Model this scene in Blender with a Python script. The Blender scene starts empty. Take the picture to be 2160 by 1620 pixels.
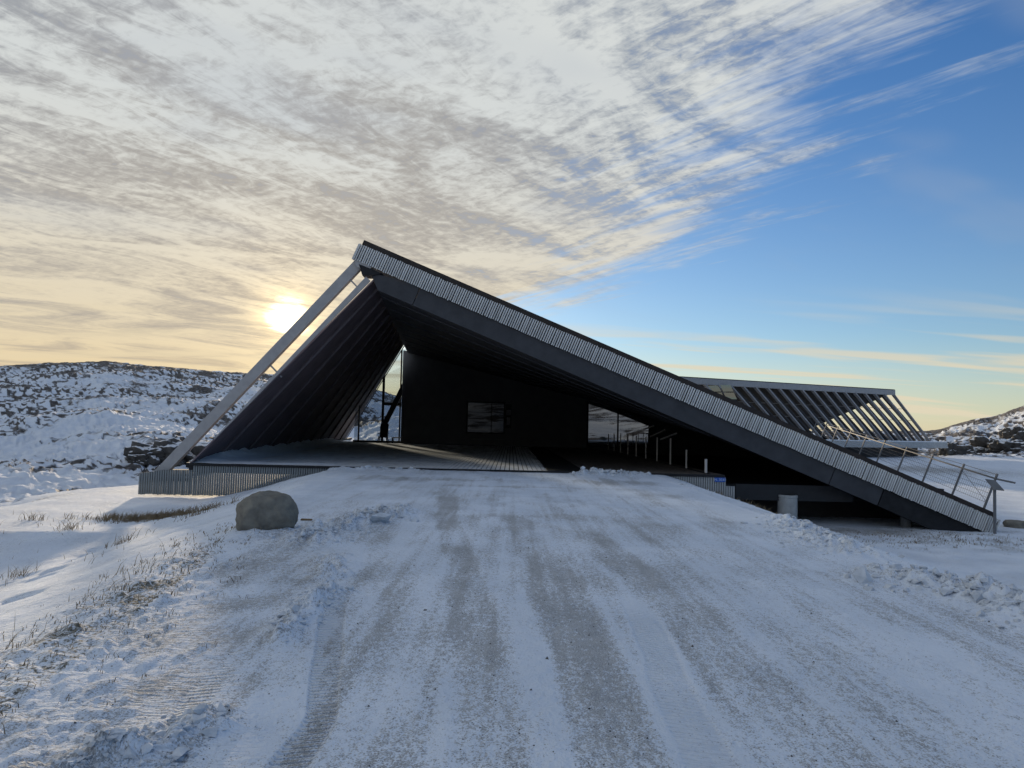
import bpy, bmesh, math, random
import numpy as np
from mathutils import Vector, Matrix, Quaternion

random.seed(7)
rng = np.random.default_rng(11)
scene = bpy.context.scene
COL = scene.collection

# ------------------------------------------------------------------ camera
EYE = Vector((0.0, 0.0, 1.4))           # deck top is z = 0
FPX = 1550.0                             # focal length in pixels of a 2160 px wide picture
PITCH, ROLL = math.radians(3.35), math.radians(1.27)
_F = Vector((0, math.cos(PITCH), math.sin(PITCH)))
_R0 = Vector((1, 0, 0)); _U0 = Vector((0, -math.sin(PITCH), math.cos(PITCH)))
_R = _R0 * math.cos(ROLL) + _U0 * math.sin(ROLL)
_U = _U0 * math.cos(ROLL) - _R0 * math.sin(ROLL)
cam_data = bpy.data.cameras.new('camera')
cam = bpy.data.objects.new('camera', cam_data); COL.objects.link(cam)
cam_data.sensor_fit = 'HORIZONTAL'; cam_data.sensor_width = 36.0
cam_data.lens = 36.0 * FPX / 2160.0
cam_data.clip_start = 0.05; cam_data.clip_end = 6000.0
m = Matrix((( _R.x, _U.x, -_F.x, EYE.x), (_R.y, _U.y, -_F.y, EYE.y), (_R.z, _U.z, -_F.z, EYE.z), (0, 0, 0, 1)))
cam.matrix_world = m
scene.camera = cam

def ray(px, py):
    return (_F + _R * ((px - 1080.0) / FPX) - _U * ((py - 810.0) / FPX)).normalized()
def at(px, py, Y):
    """point seen at photo pixel (px, py) standing Y metres in front of the camera"""
    d = ray(px, py)
    return EYE + d * (Y / d.y)
def project(P):
    d = Vector(P) - EYE
    k = d.dot(_F)
    return 1080 + FPX * d.dot(_R) / k, 810 - FPX * d.dot(_U) / k

# ------------------------------------------------------------------ light
SUN_DIR = ray(607, 668)
SUN_EL = math.asin(SUN_DIR.z); SUN_AZ = math.atan2(SUN_DIR.x, SUN_DIR.y)   # azimuth from +Y towards +X
sun_data = bpy.data.lights.new('sun', 'SUN'); sun_data.energy = 5.0
sun_data.angle = math.radians(2.2); sun_data.color = (1.0, 0.80, 0.56)
sun = bpy.data.objects.new('sun', sun_data); COL.objects.link(sun)
sun.rotation_euler = SUN_DIR.to_track_quat('Z', 'Y').to_euler()
sun.location = (-30, 90, 40)

SKY_STRENGTH = 0.1
EXPOSURE = 0.0
world = bpy.data.worlds.new('World'); scene.world = world; world.use_nodes = True

def build_world():
    nt = world.node_tree; N = nt.nodes; L = nt.links; N.clear()
    def node(t, **kw):
        n = N.new(t)
        for k, v in kw.items(): setattr(n, k, v)
        return n
    def setin(n, i, v):
        if hasattr(v, 'is_output') or isinstance(v, bpy.types.NodeSocket): L.new(v, n.inputs[i])
        else: n.inputs[i].default_value = v
    def math_(op, a, b=None, c=None, clamp=False):
        n = node('ShaderNodeMath', operation=op); n.use_clamp = clamp
        setin(n, 0, a)
        if b is not None: setin(n, 1, b)
        if c is not None: setin(n, 2, c)
        return n.outputs[0]
    def step(x, lo, hi):
        n = node('ShaderNodeMapRange', interpolation_type='SMOOTHSTEP')
        setin(n, 'Value', x); n.inputs['From Min'].default_value = lo; n.inputs['From Max'].default_value = hi
        return n.outputs['Result']
    def mixc(f, a, b):
        n = node('ShaderNodeMix', data_type='RGBA'); n.clamp_factor = True
        setin(n, 0, f); setin(n, 6, a); setin(n, 7, b)
        return n.outputs[2]
    def scalec(c, f):
        n = node('ShaderNodeVectorMath', operation='SCALE'); setin(n, 0, c); setin(n, 'Scale', f)
        return n.outputs[0]
    def addc(a, b):
        n = node('ShaderNodeVectorMath', operation='ADD'); setin(n, 0, a); setin(n, 1, b)
        return n.outputs[0]
    def noise(vec, scale, detail=4, rough=0.55, dist=0.0):
        n = node('ShaderNodeTexNoise', noise_dimensions='2D'); L.new(vec, n.inputs['Vector'])
        n.inputs['Scale'].default_value = scale; n.inputs['Detail'].default_value = detail
        n.inputs['Roughness'].default_value = rough; n.inputs['Distortion'].default_value = dist
        return n.outputs[0]
    tc = node('ShaderNodeTexCoord')
    nrm = node('ShaderNodeVectorMath', operation='NORMALIZE'); L.new(tc.outputs['Generated'], nrm.inputs[0])
    D = nrm.outputs[0]
    sep = node('ShaderNodeSeparateXYZ'); L.new(D, sep.inputs[0])
    x, y, z = sep.outputs
    zc = math_('ADD', math_('MAXIMUM', z, 0.0), 0.05)
    u = math_('DIVIDE', x, zc); v = math_('DIVIDE', y, zc)
    comb = node('ShaderNodeCombineXYZ'); L.new(u, comb.inputs[0]); L.new(v, comb.inputs[1])
    UV = comb.outputs[0]
    zt = math_('ADD', math_('MAXIMUM', z, 0.0), 0.11)
    comb2 = node('ShaderNodeCombineXYZ'); L.new(math_('DIVIDE', x, zt), comb2.inputs[0]); L.new(math_('DIVIDE', y, zt), comb2.inputs[1])
    UVT = comb2.outputs[0]
    def mapped(rot, sx, sy, off=(0, 0, 0)):
        n = node('ShaderNodeMapping'); L.new(UVT, n.inputs[0])
        n.vector_type = 'TEXTURE'
        n.inputs['Rotation'].default_value = (0, 0, math.radians(rot)); n.inputs['Scale'].default_value = (sx, sy, 1)
        n.inputs['Location'].default_value = off
        return n.outputs[0]
    # clear sky
    sky = node('ShaderNodeTexSky', sky_type='NISHITA'); sky.sun_disc = False
    sky.sun_elevation = SUN_EL; sky.sun_rotation = SUN_AZ
    sky.altitude = 50; sky.air_density = 1.0; sky.dust_density = 0.2; sky.ozone_density = 2.0
    tint = node('ShaderNodeVectorMath', operation='MULTIPLY'); L.new(sky.outputs[0], tint.inputs[0]); L.new(mixc(step(z, .12, .55), (.72, .84, 1.08, 1), (.42, .73, 1.15, 1)), tint.inputs[1])
    clear = scalec(tint.outputs[0], CLEAR_GAIN)
    # the cloud sheet: its edge as a line on the flat layer of cloud
    edge_px = [(2090, -160), (1990, 0), (1840, 265), (1660, 390), (1540, 470), (1400, 540), (1290, 610), (1190, 650), (900, 720), (700, 780)]
    pts = []
    for p in edge_px:
        d = ray(*p); k = max(d.z, 0) + .05
        pts.append((d.y / k, d.x / k))
    pts = [(-6.0, 1.0), (0.0, 1.0)] + pts + [(14.0, -3.6), (22.0, -6.0)]
    pts.sort()
    cur = node('ShaderNodeFloatCurve')
    cm = cur.mapping.curves[0]
    vv = [((p[0] + 6) / 28, (p[1] + 8) / 12) for p in pts]
    cm.points[0].location = vv[0]; cm.points[1].location = vv[-1]
    for q in vv[1:-1]: cm.points.new(*q)
    cur.mapping.update()
    vn = math_('DIVIDE', math_('ADD', v, 6.0), 28.0, clamp=True)
    L.new(vn, cur.inputs['Value'])
    ue = math_('SUBTRACT', math_('MULTIPLY', cur.outputs[0], 12.0), 8.0)
    side = step(u, -.9, .7)
    wisp = noise(mapped(-48, 1.25, .17), 1.9, 5, .62, .25)
    wisp2 = noise(mapped(-40, 1.5, .7, (3, 1, 0)), 1.3, 3, .6, .2)
    dist = math_('SUBTRACT', ue, u)
    w = math_('ADD', math_('MULTIPLY', math_('SUBTRACT', wisp, .5), 1.35), math_('MULTIPLY', math_('SUBTRACT', wisp2, .5), 1.1))
    cov = step(math_('ADD', dist, w), -.12, .62)
    cov = math_('MULTIPLY', cov, math_('ADD', .48, math_('MULTIPLY', step(v, .1, 1.2), .52)))   # the bank is thinner overhead and behind
    # texture inside the bank: ripples fanning out to both sides, cells, broad shadows
    ripr = noise(mapped(-50, .85, .17), 2.8, 5, .62, .6)
    ripl = noise(mapped(56, .8, .26, (5, 2, 0)), 3.4, 6, .66, 1.2)
    rip = math_('ADD', math_('MULTIPLY', ripr, side), math_('MULTIPLY', ripl, math_('SUBTRACT', 1.0, side)))
    cells = noise(mapped(-20, .5, .34, (9, 2, 0)), 10.0, 4, .66, .3)
    big = noise(mapped(40, 1.3, .55, (1, 7, 0)), 1.5, 5, .58, .9)
    calm = math_('ADD', .25, math_('MULTIPLY', step(z, .06, .32), .75))        # smoother bands low down
    rip = math_('ADD', .5, math_('MULTIPLY', math_('SUBTRACT', rip, .5), calm)); cells = math_('ADD', .5, math_('MULTIPLY', math_('SUBTRACT', cells, .5), calm))
    tex = math_('ADD', math_('ADD', math_('MULTIPLY', rip, .46), math_('MULTIPLY', cells, .34)), math_('MULTIPLY', big, .70))
    bright = step(tex, .58, .87)
    dens = math_('MULTIPLY', cov, math_('ADD', math_('ADD', .54, math_('MULTIPLY', step(dist, .2, 1.3), .38)), math_('MULTIPLY', step(tex, .55, .76), .42)))
    # cloud colours: cool above, cream and then yellow towards the low sun
    dot = node('ShaderNodeVectorMath', operation='DOT_PRODUCT'); L.new(D, dot.inputs[0]); dot.inputs[1].default_value = SUN_DIR
    sd = dot.outputs['Value']
    low = step(z, .40, .02)
    hi_c = mixc(low, (.74, .77, .76, 1), (.90, .75, .50, 1))
    lo_c = mixc(low, (.34, .385, .45, 1), (.43, .415, .41, 1))
    near = step(sd, .84, .995)
    lo_c = mixc(math_('MULTIPLY', near, .35), lo_c, (.66, .52, .32, 1))
    ccol = scalec(mixc(bright, lo_c, hi_c), CLOUD_GAIN)
    col = mixc(dens, clear, ccol)
    # thin streaks low on the right and a veil high on the right
    st = noise(mapped(4, 2.6, .55, (2, 9, 0)), 1.0, 3, .55, .2)
    band = math_('MULTIPLY', step(z, .0, .03), step(z, .19, .06))
    stm = math_('MULTIPLY', math_('MULTIPLY', step(st, .50, .64), band), .8)
    col = mixc(stm, col, scalec((.86, .74, .52), CLOUD_GAIN))
    veil = math_('MULTIPLY', math_('MULTIPLY', step(noise(mapped(30, 1.2, .6, (4, 4, 0)), 1.1, 3), .50, .75), .22), step(z, .1, .3))
    col = mixc(veil, col, scalec((.42, .48, .58), CLOUD_GAIN))
    # warm glow on the horizon
    hz = math_('MULTIPLY', step(z, .13, .0), math_('ADD', .36, math_('MULTIPLY', step(sd, .55, 1.0), .38)))
    col = mixc(hz, col, scalec(mixc(step(sd, .75, .98), (.84, .755, .60, 1), (.94, .72, .40, 1)), CLOUD_GAIN))
    # the sun shining through the cloud
    core = step(math_('ADD', sd, math_('MULTIPLY', math_('SUBTRACT', tex, .72), .0012)), math.cos(math.radians(1.7)), math.cos(math.radians(.3)))
    halo = math_('POWER', math_('MAXIMUM', sd, 0.0), 1500.0)
    halo2 = math_('POWER', math_('MAXIMUM', sd, 0.0), 130.0)
    brk = math_('ADD', .55, math_('MULTIPLY', step(tex, .58, .80), .45))
    g = addc(scalec((1.0, .92, .70), math_('MULTIPLY', core, 1.3 * CLOUD_GAIN)),
             addc(scalec((1.0, .72, .30), math_('MULTIPLY', math_('MULTIPLY', halo, brk), .9 * CLOUD_GAIN)),
                  scalec((1.0, .72, .34), math_('MULTIPLY', math_('MULTIPLY', halo2, brk), .22 * CLOUD_GAIN))))
    col = addc(col, g)
    bg = node('ShaderNodeBackground'); L.new(col, bg.inputs[0]); bg.inputs[1].default_value = SKY_STRENGTH
    out = node('ShaderNodeOutputWorld'); L.new(bg.outputs[0], out.inputs[0])

CLEAR_GAIN = 1.45
CLOUD_GAIN = 9.0
build_world()
world.cycles.sampling_method = 'MANUAL'; world.cycles.sample_map_resolution = 512
scene.view_settings.view_transform = 'Standard'; scene.view_settings.look = 'None'
scene.view_settings.exposure = EXPOSURE; scene.view_settings.gamma = 1.0
scene.view_settings.use_curve_mapping = False
scene.render.engine = 'CYCLES'
scene.cycles.max_bounces = 6; scene.cycles.diffuse_bounces = 2; scene.cycles.glossy_bounces = 2; scene.cycles.transparent_max_bounces = 6
scene.cycles.use_adaptive_sampling = True; scene.cycles.adaptive_threshold = .025
scene.cycles.use_denoising = True
try: scene.cycles.denoiser = 'OPENIMAGEDENOISE'
except Exception: pass
scene.cycles.sample_clamp_indirect = 4.0

# ------------------------------------------------------------------ helpers
def tag(o, label=None, category=None, group=None, kind=None):
    if label: o['label'] = label
    if category: o['category'] = category
    if group: o['group'] = group
    if kind: o['kind'] = kind
    return o

class MB:
    """collects faces of one mesh"""
    def __init__(s): s.v = []; s.f = []
    def quadbox(s, c):                     # 8 corners: bottom ring 0-3, top ring 4-7
        b = len(s.v); s.v += [tuple(p) for p in c]
        for q in ((0, 3, 2, 1), (4, 5, 6, 7), (0, 1, 5, 4), (1, 2, 6, 5), (2, 3, 7, 6), (3, 0, 4, 7)):
            s.f.append(tuple(b + i for i in q))
        return s
    def box(s, x0, x1, y0, y1, z0, z1):
        return s.quadbox([(x0, y0, z0), (x1, y0, z0), (x1, y1, z0), (x0, y1, z0), (x0, y0, z1), (x1, y0, z1), (x1, y1, z1), (x0, y1, z1)])
    def beam(s, a, b, w, h, up=(0, 1, 0), w2=None, h2=None):
        """bar from a to b: w across, h along 'up'"""
        a = Vector(a); b = Vector(b); d = (b - a).normalized(); upv = Vector(up)
        side = d.cross(upv).normalized(); upv = side.cross(d).normalized()
        w2 = w if w2 is None else w2; h2 = h if h2 is None else h2
        c = []
        for p, ww, hh in ((a, w, h), (b, w2, h2)):
            c += [p - side * ww / 2 - upv * hh / 2, p + side * ww / 2 - upv * hh / 2, p + side * ww / 2 + upv * hh / 2, p - side * ww / 2 + upv * hh / 2]
        return s.quadbox(c)
    def tube(s, a, b, r, n=8, r2=None, caps=True):
        a = Vector(a); b = Vector(b); d = (b - a).normalized()
        t = Vector((1, 0, 0)) if abs(d.x) < .8 else Vector((0, 1, 0))
        e1 = d.cross(t).normalized(); e2 = d.cross(e1); r2 = r if r2 is None else r2
        k = len(s.v)
        for p, rr in ((a, r), (b, r2)):
            for i in range(n):
                an = 2 * math.pi * i / n
                s.v.append(tuple(p + (e1 * math.cos(an) + e2 * math.sin(an)) * rr))
        for i in range(n):
            j = (i + 1) % n; s.f.append((k + i, k + j, k + n + j, k + n + i))
        if caps:
            s.f.append(tuple(k + i for i in reversed(range(n)))); s.f.append(tuple(k + n + i for i in range(n)))
        return s
    def prism(s, pts, dvec):
        """extrude a planar polygon by dvec"""
        k = len(s.v); n = len(pts); dv = Vector(dvec)
        s.v += [tuple(Vector(p)) for p in pts] + [tuple(Vector(p) + dv) for p in pts]
        s.f.append(tuple(k + i for i in range(n))); s.f.append(tuple(k + n + i for i in reversed(range(n))))
        for i in range(n):
            j = (i + 1) % n; s.f.append((k + i, k + n + i, k + n + j, k + j))
        return s
    def grid(s, rows, close=False):
        k = len(s.v); R = len(rows); C = len(rows[0])
        for r in rows: s.v += [tuple(p) for p in r]
        for i in range(R - 1):
            for j in range(C - 1):
                s.f.append((k + i * C + j, k + i * C + j + 1, k + (i + 1) * C + j + 1, k + (i + 1) * C + j))
        return s
    def mesh(s, name, mat, smooth=False, fix=True):
        me = bpy.data.meshes.new(name); me.from_pydata(s.v, [], s.f); me.update()
        if fix:
            bm = bmesh.new(); bm.from_mesh(me); bmesh.ops.recalc_face_normals(bm, faces=bm.faces); bm.to_mesh(me); bm.free()
        if mat: me.materials.append(mat)
        if smooth: me.polygons.foreach_set('use_smooth', [True] * len(me.polygons))
        return me
    def build(s, name, mat, parent=None, smooth=False, fix=True):
        return link(name, s.mesh(name, mat, smooth, fix), parent)

def link(name, me, parent=None):
    o = bpy.data.objects.new(name, me); COL.objects.link(o)
    if parent is not None: attach(o, parent)
    return o
ROOT_LOC = {}
def attach(o, parent):
    o.parent = parent
    if parent.name in ROOT_LOC: o.matrix_parent_inverse = Matrix.Translation(-ROOT_LOC[parent.name])
def empty(name, loc):
    o = bpy.data.objects.new(name, None); COL.objects.link(o); o.location = loc
    o.empty_display_size = .3
    ROOT_LOC[o.name] = Vector(loc)
    return o

# ------------------------------------------------------------------ materials
def material(name, color, rough=.7, spec=.3, metal=0.0, var=.15, vscale=3.0, bump=0.0, bscale=40.0, stretch=(1, 1, 1), var2=None):
    m = bpy.data.materials.new(name); m.use_nodes = True
    nt = m.node_tree; N = nt.nodes; L = nt.links
    b = N['Principled BSDF']
    b.inputs['Roughness'].default_value = rough; b.inputs['Specular IOR Level'].default_value = spec; b.inputs['Metallic'].default_value = metal
    tc = N.new('ShaderNodeTexCoord'); mp = N.new('ShaderNodeMapping'); mp.inputs['Scale'].default_value = stretch
    L.new(tc.outputs['Object'], mp.inputs[0])
    no = N.new('ShaderNodeTexNoise'); no.inputs['Scale'].default_value = vscale; no.inputs['Detail'].default_value = 6; no.inputs['Roughness'].default_value = .6
    L.new(mp.outputs[0], no.inputs['Vector'])
    mr = N.new('ShaderNodeMapRange'); mr.inputs['From Min'].default_value = .3; mr.inputs['From Max'].default_value = .7
    L.new(no.outputs[0], mr.inputs['Value'])
    mx = N.new('ShaderNodeMix'); mx.data_type = 'RGBA'
    c = Vector(color); c2 = Vector(var2) if var2 else c * (1 + var)
    mx.inputs[6].default_value = (*(c * (1 - var)), 1); mx.inputs[7].default_value = (*c2, 1)
    L.new(mr.outputs[0], mx.inputs[0]); L.new(mx.outputs[2], b.inputs['Base Color'])
    if bump:
        n2 = N.new('ShaderNodeTexNoise'); n2.inputs['Scale'].default_value = bscale; n2.inputs['Detail'].default_value = 5
        L.new(mp.outputs[0], n2.inputs['Vector'])
        bp = N.new('ShaderNodeBump'); bp.inputs['Strength'].default_value = bump; bp.inputs['Distance'].default_value = .02
        L.new(n2.outputs[0], bp.inputs['Height']); L.new(bp.outputs[0], b.inputs['Normal'])
    return m

M = {}
M['slat'] = material('weathered grey timber', (.58, .59, .59), .75, .25, var=.28, vscale=9, stretch=(1, 1, .3), bump=.25, bscale=60)
M['slat_skirt'] = material('dark grey timber', (.20, .22, .23), .75, .25, var=.25, vscale=9, stretch=(1, 1, .3), bump=.25, bscale=60)
M['slat_light'] = material('silver grey timber', (.33, .34, .34), .75, .25, var=.25, vscale=9, stretch=(1, 1, .3), bump=.25, bscale=60)
M['dark'] = material('black stained timber', (.018, .019, .022), .7, .25, var=.3, vscale=4, bump=.15)
M['dark_wall'] = material('black wall cladding', (.034, .034, .037), .62, .3, var=.25, vscale=2)
M['navy'] = material('dark grey roofing felt beam', (.045, .048, .056), .6, .3, var=.18, vscale=2.5)
M['panel'] = material('dark brown facade board', (.15, .12, .135), .6, .3, var=.25, vscale=2.5, stretch=(1, 1, .4))
M['mullion'] = material('facade mullion', (.17, .15, .16), .6, .3, var=.2, vscale=2.5)
M['floor_beam'] = material('dark floor edge', (.026, .028, .033), .6, .3, var=.18, vscale=2.5)
M['back_wall'] = material('charcoal wall cladding', (.10, .102, .11), .6, .3, var=.15, vscale=1.5)
M['cap'] = material('dark brown roof edge', (.030, .024, .022), .65, .3, var=.3, vscale=3)
M['grey_steel'] = material('pale grey painted steel', (.34, .34, .35), .55, .35, var=.12, vscale=4)
M['steel'] = material('galvanised steel', (.15, .155, .165), .6, .3, metal=.0, var=.15, vscale=8)
M['white_steel'] = material('white painted steel post', (.62, .60, .58), .5, .4, var=.06, vscale=6)
M['concrete'] = material('pale concrete', (.40, .42, .43), .85, .2, var=.18, vscale=5, bump=.3)
M['concrete_dark'] = material('grey concrete', (.16, .165, .17), .85, .2, var=.2, vscale=5, bump=.3)
M['mat'] = material('black rubber mat', (.012, .012, .012), .8, .15, var=.3, vscale=12, bump=.4, bscale=120)
M['blue'] = material('blue enamel plate', (.012, .085, .40), .4, .4, var=.08)
M['letter'] = material('pale blue enamel lettering', (.40, .52, .75), .45, .4, var=.05)
M['poster'] = material('printed paper', (.22, .22, .24), .8, .1, var=.5, vscale=9)
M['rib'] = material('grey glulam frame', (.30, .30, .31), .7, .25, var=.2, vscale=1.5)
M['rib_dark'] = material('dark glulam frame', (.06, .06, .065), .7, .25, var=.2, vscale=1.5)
M['dry_grass'] = material('dry brown grass', (.20, .155, .10), .9, .1, var=.5, vscale=5)
M['stone_grit'] = material('road grit', (.09, .088, .085), .9, .1, var=.5, vscale=20)
M['wood'] = material('broken board', (.24, .16, .09), .8, .2, var=.3, vscale=8)

def glass_material(name, tint=(.015, .02, .03), refl=.17, ior=1.5):
    m = bpy.data.materials.new(name); m.use_nodes = True
    nt = m.node_tree; N = nt.nodes; L = nt.links; N.clear()
    d = N.new('ShaderNodeBsdfPrincipled'); d.inputs['Base Color'].default_value = (*tint, 1); d.inputs['Roughness'].default_value = .3; d.inputs['Specular IOR Level'].default_value = 0.0
    g = N.new('ShaderNodeBsdfGlossy'); g.inputs['Roughness'].default_value = .015; g.inputs['Color'].default_value = (.85, .92, 1, 1)
    tc = N.new('ShaderNodeTexCoord'); no = N.new('ShaderNodeTexNoise'); no.inputs['Scale'].default_value = .7; no.inputs['Detail'].default_value = 2
    L.new(tc.outputs['Object'], no.inputs['Vector'])
    bp = N.new('ShaderNodeBump'); bp.inputs['Strength'].default_value = .02; bp.inputs['Distance'].default_value = .05
    L.new(no.outputs[0], bp.inputs['Height']); L.new(bp.outputs[0], g.inputs['Normal'])
    mx = N.new('ShaderNodeMixShader'); mx.inputs[0].default_value = refl
    L.new(d.outputs[0], mx.inputs[1]); L.new(g.outputs[0], mx.inputs[2])
    o = N.new('ShaderNodeOutputMaterial'); L.new(mx.outputs[0], o.inputs[0])
    return m
M['glass'] = glass_material('dark reflecting glass')
M['glass_dim'] = glass_material('dim reflecting glass', (.012, .012, .016), .022)
def clear_glass(name):
    m = bpy.data.materials.new(name); m.use_nodes = True
    nt = m.node_tree; N = nt.nodes; L = nt.links; N.clear()
    t = N.new('ShaderNodeBsdfTransparent'); t.inputs[0].default_value = (.72, .77, .82, 1)
    g = N.new('ShaderNodeBsdfGlossy'); g.inputs['Roughness'].default_value = .02; g.inputs['Color'].default_value = (.8, .9, 1, 1)
    tc = N.new('ShaderNodeTexCoord'); no = N.new('ShaderNodeTexNoise'); no.inputs['Scale'].default_value = .8
    L.new(tc.outputs['Object'], no.inputs['Vector'])
    bp = N.new('ShaderNodeBump'); bp.inputs['Strength'].default_value = .04; L.new(no.outputs[0], bp.inputs['Height']); L.new(bp.outputs[0], g.inputs['Normal'])
    mx = N.new('ShaderNodeMixShader'); mx.inputs[0].default_value = .16
    L.new(t.outputs[0], mx.inputs[1]); L.new(g.outputs[0], mx.inputs[2])
    o = N.new('ShaderNodeOutputMaterial'); L.new(mx.outputs[0], o.inputs[0])
    return m
M['clear_glass'] = clear_glass('clear tinted glass')

def ground_material(name, road=False):
    m = bpy.data.materials.new(name); m.use_nodes = True
    nt = m.node_tree; N = nt.nodes; L = nt.links
    b = N['Principled BSDF']; b.inputs['Roughness'].default_value = .8; b.inputs['Specular IOR Level'].default_value = .25
    tc = N.new('ShaderNodeTexCoord'); P = tc.outputs['Object']
    def noise(scale, detail=5, rough=.6, stretch=None, dist=0.):
        n = N.new('ShaderNodeTexNoise'); n.noise_dimensions = '2D'; n.inputs['Scale'].default_value = scale; n.inputs['Detail'].default_value = detail
        n.inputs['Roughness'].default_value = rough; n.inputs['Distortion'].default_value = dist
        if stretch:
            mp = N.new('ShaderNodeMapping'); mp.inputs['Scale'].default_value = stretch[:3]
            if len(stretch) > 3: mp.inputs['Rotation'].default_value = (0, 0, stretch[3])
            L.new(P, mp.inputs[0]); L.new(mp.outputs[0], n.inputs['Vector'])
        else: L.new(P, n.inputs['Vector'])
        return n.outputs[0]
    def mth(op, a, c=None, clamp=False):
        n = N.new('ShaderNodeMath'); n.operation = op; n.use_clamp = clamp
        for i, q in ((0, a), (1, c)):
            if q is None: continue
            if isinstance(q, (int, float)): n.inputs[i].default_value = q
            else: L.new(q, n.inputs[i])
        return n.outputs[0]
    def sstep(x, lo, hi):
        n = N.new('ShaderNodeMapRange'); n.interpolation_type = 'SMOOTHSTEP'
        L.new(x, n.inputs['Value']); n.inputs['From Min'].default_value = lo; n.inputs['From Max'].default_value = hi
        return n.outputs[0]
    def mixc(f, a, c):
        n = N.new('ShaderNodeMix'); n.data_type = 'RGBA'
        L.new(f, n.inputs[0])
        for i, q in ((6, a), (7, c)):
            if isinstance(q, tuple): n.inputs[i].default_value = (*q, 1)
            else: L.new(q, n.inputs[i])
        return n.outputs[2]
    def attr(nm):
        a = N.new('ShaderNodeAttribute'); a.attribute_name = nm
        return a.outputs['Fac']
    snow = mixc(sstep(noise(.8, 2), .35, .7), *(((.67, .74, .84), (.76, .825, .92)) if road else ((.72, .785, .88), (.80, .855, .93))))
    rockc = mixc(sstep(noise(1.7, 3, .65), .35, .68), (.040, .040, .045), (.13, .118, .112))
    dirtc = mixc(sstep(noise(3.0, 2), .4, .65), (.25, .245, .235), (.35, .345, .33))
    speck = noise(75 if road else 55, 2, .7)
    speck2 = noise(24, 2, .7, (1, .7, 1))
    patch = noise(2.2, 3, .62, (1, .45, 1))
    dm = mth('ADD', attr('dirt'), mth('ADD', mth('MULTIPLY', mth('SUBTRACT', speck, .5), 2.0), mth('ADD', mth('MULTIPLY', mth('SUBTRACT', speck2, .5), 1.4), mth('MULTIPLY', mth('SUBTRACT', patch, .5), .8))))
    dmask = sstep(dm, .30, .80)
    fine = noise(120, 1, .8)
    dirty = mixc(sstep(fine, .52, .66), mixc(sstep(fine, .42, .30), dirtc, (.60, .60, .60)), (.07, .066, .06))
    col = mixc(mth('MULTIPLY', dmask, .74 if road else .85), snow, dirty)
    if not road:
        rn = noise(2.0, 4, .7); rn2 = noise(.5, 3, .6)
        rm = sstep(mth('ADD', attr('rock'), mth('ADD', mth('MULTIPLY', mth('SUBTRACT', rn, .5), .8), mth('MULTIPLY', mth('SUBTRACT', rn2, .5), .7))), .30, .85)
        col = mixc(rm, col, rockc)
        gn = noise(24, 3, .75)
        gm = sstep(mth('ADD', attr('turf'), mth('MULTIPLY', mth('SUBTRACT', gn, .5), 2.6)), .45, .95)
        col = mixc(gm, col, mixc(sstep(noise(34, 1), .4, .6), (.085, .085, .07), (.24, .225, .19)))
    L.new(col, b.inputs['Base Color'])
    # relief: crust, wind ripples, grit
    h = mth('ADD', mth('MULTIPLY', noise(9, 4, .62), .022), mth('MULTIPLY', noise(48, 2, .65), .007))
    rip = noise(7.0, 2, .55, (.9, 4.2, 1, math.radians(-14)), .4)
    h = mth('ADD', h, mth('MULTIPLY', mth('MULTIPLY', rip, attr('ripple')), .05))
    if road:
        sx = N.new('ShaderNodeSeparateXYZ'); L.new(P, sx.inputs[0])
        wv = mth('SINE', mth('MULTIPLY', mth('ADD', sx.outputs[1], mth('MULTIPLY', mth('ABSOLUTE', sx.outputs[0]), .35)), 118.0))
        h = mth('ADD', h, mth('MULTIPLY', mth('MULTIPLY', wv, attr('tread')), .012))
    bp = N.new('ShaderNodeBump'); bp.inputs['Strength'].default_value = 1.0; bp.inputs['Distance'].default_value = 1.0
    L.new(h, bp.inputs['Height']); L.new(bp.outputs[0], b.inputs['Normal'])
    return m
M['ground'] = ground_material('snowy ground')
M['road'] = ground_material('snowy gravel road', True)

def snowy_rock(name, rock=(.09, .085, .08), lo=.62, hi=.8, var2=None):
    m = material(name, rock, .85, .2, var=.4, vscale=2.2, bump=.7, bscale=9, var2=var2)
    nt = m.node_tree; N = nt.nodes; L = nt.links; b = N['Principled BSDF']
    src = b.inputs['Base Color'].links[0].from_socket
    g = N.new('ShaderNodeNewGeometry'); s = N.new('ShaderNodeSeparateXYZ'); L.new(g.outputs['Normal'], s.inputs[0])
    tc = N.new('ShaderNodeTexCoord'); no = N.new('ShaderNodeTexNoise'); no.inputs['Scale'].default_value = 1.6; no.inputs['Detail'].default_value = 6
    L.new(tc.outputs['Object'], no.inputs['Vector'])
    a = N.new('ShaderNodeMath'); a.operation = 'MULTIPLY_ADD'; a.inputs[1].default_value = .9; L.new(no.outputs[0], a.inputs[0]); L.new(s.outputs[2], a.inputs[2])
    r = N.new('ShaderNodeMapRange'); r.inputs['From Min'].default_value = lo + .45; r.inputs['From Max'].default_value = hi + .45; L.new(a.outputs[0], r.inputs['Value'])
    mx = N.new('ShaderNodeMix'); mx.data_type = 'RGBA'; L.new(r.outputs[0], mx.inputs[0]); L.new(src, mx.inputs[6]); mx.inputs[7].default_value = (.78, .80, .83, 1)
    L.new(mx.outputs[2], b.inputs['Base Color'])
    return m
M['rock_snow'] = snowy_rock('rock under snow')
M['boulder'] = material('grey lichened boulder', (.18, .172, .155), .9, .15, var=.28, vscale=6, bump=.8, bscale=22, var2=(.25, .24, .205))
M['snow'] = material('drifted snow', (.80, .845, .90), .85, .2, var=.06, vscale=3, bump=.5, bscale=14)
M['dirty_snow'] = material('dirty snow clods', (.60, .64, .69), .85, .2, var=.2, vscale=9, bump=.6, bscale=30)

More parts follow.
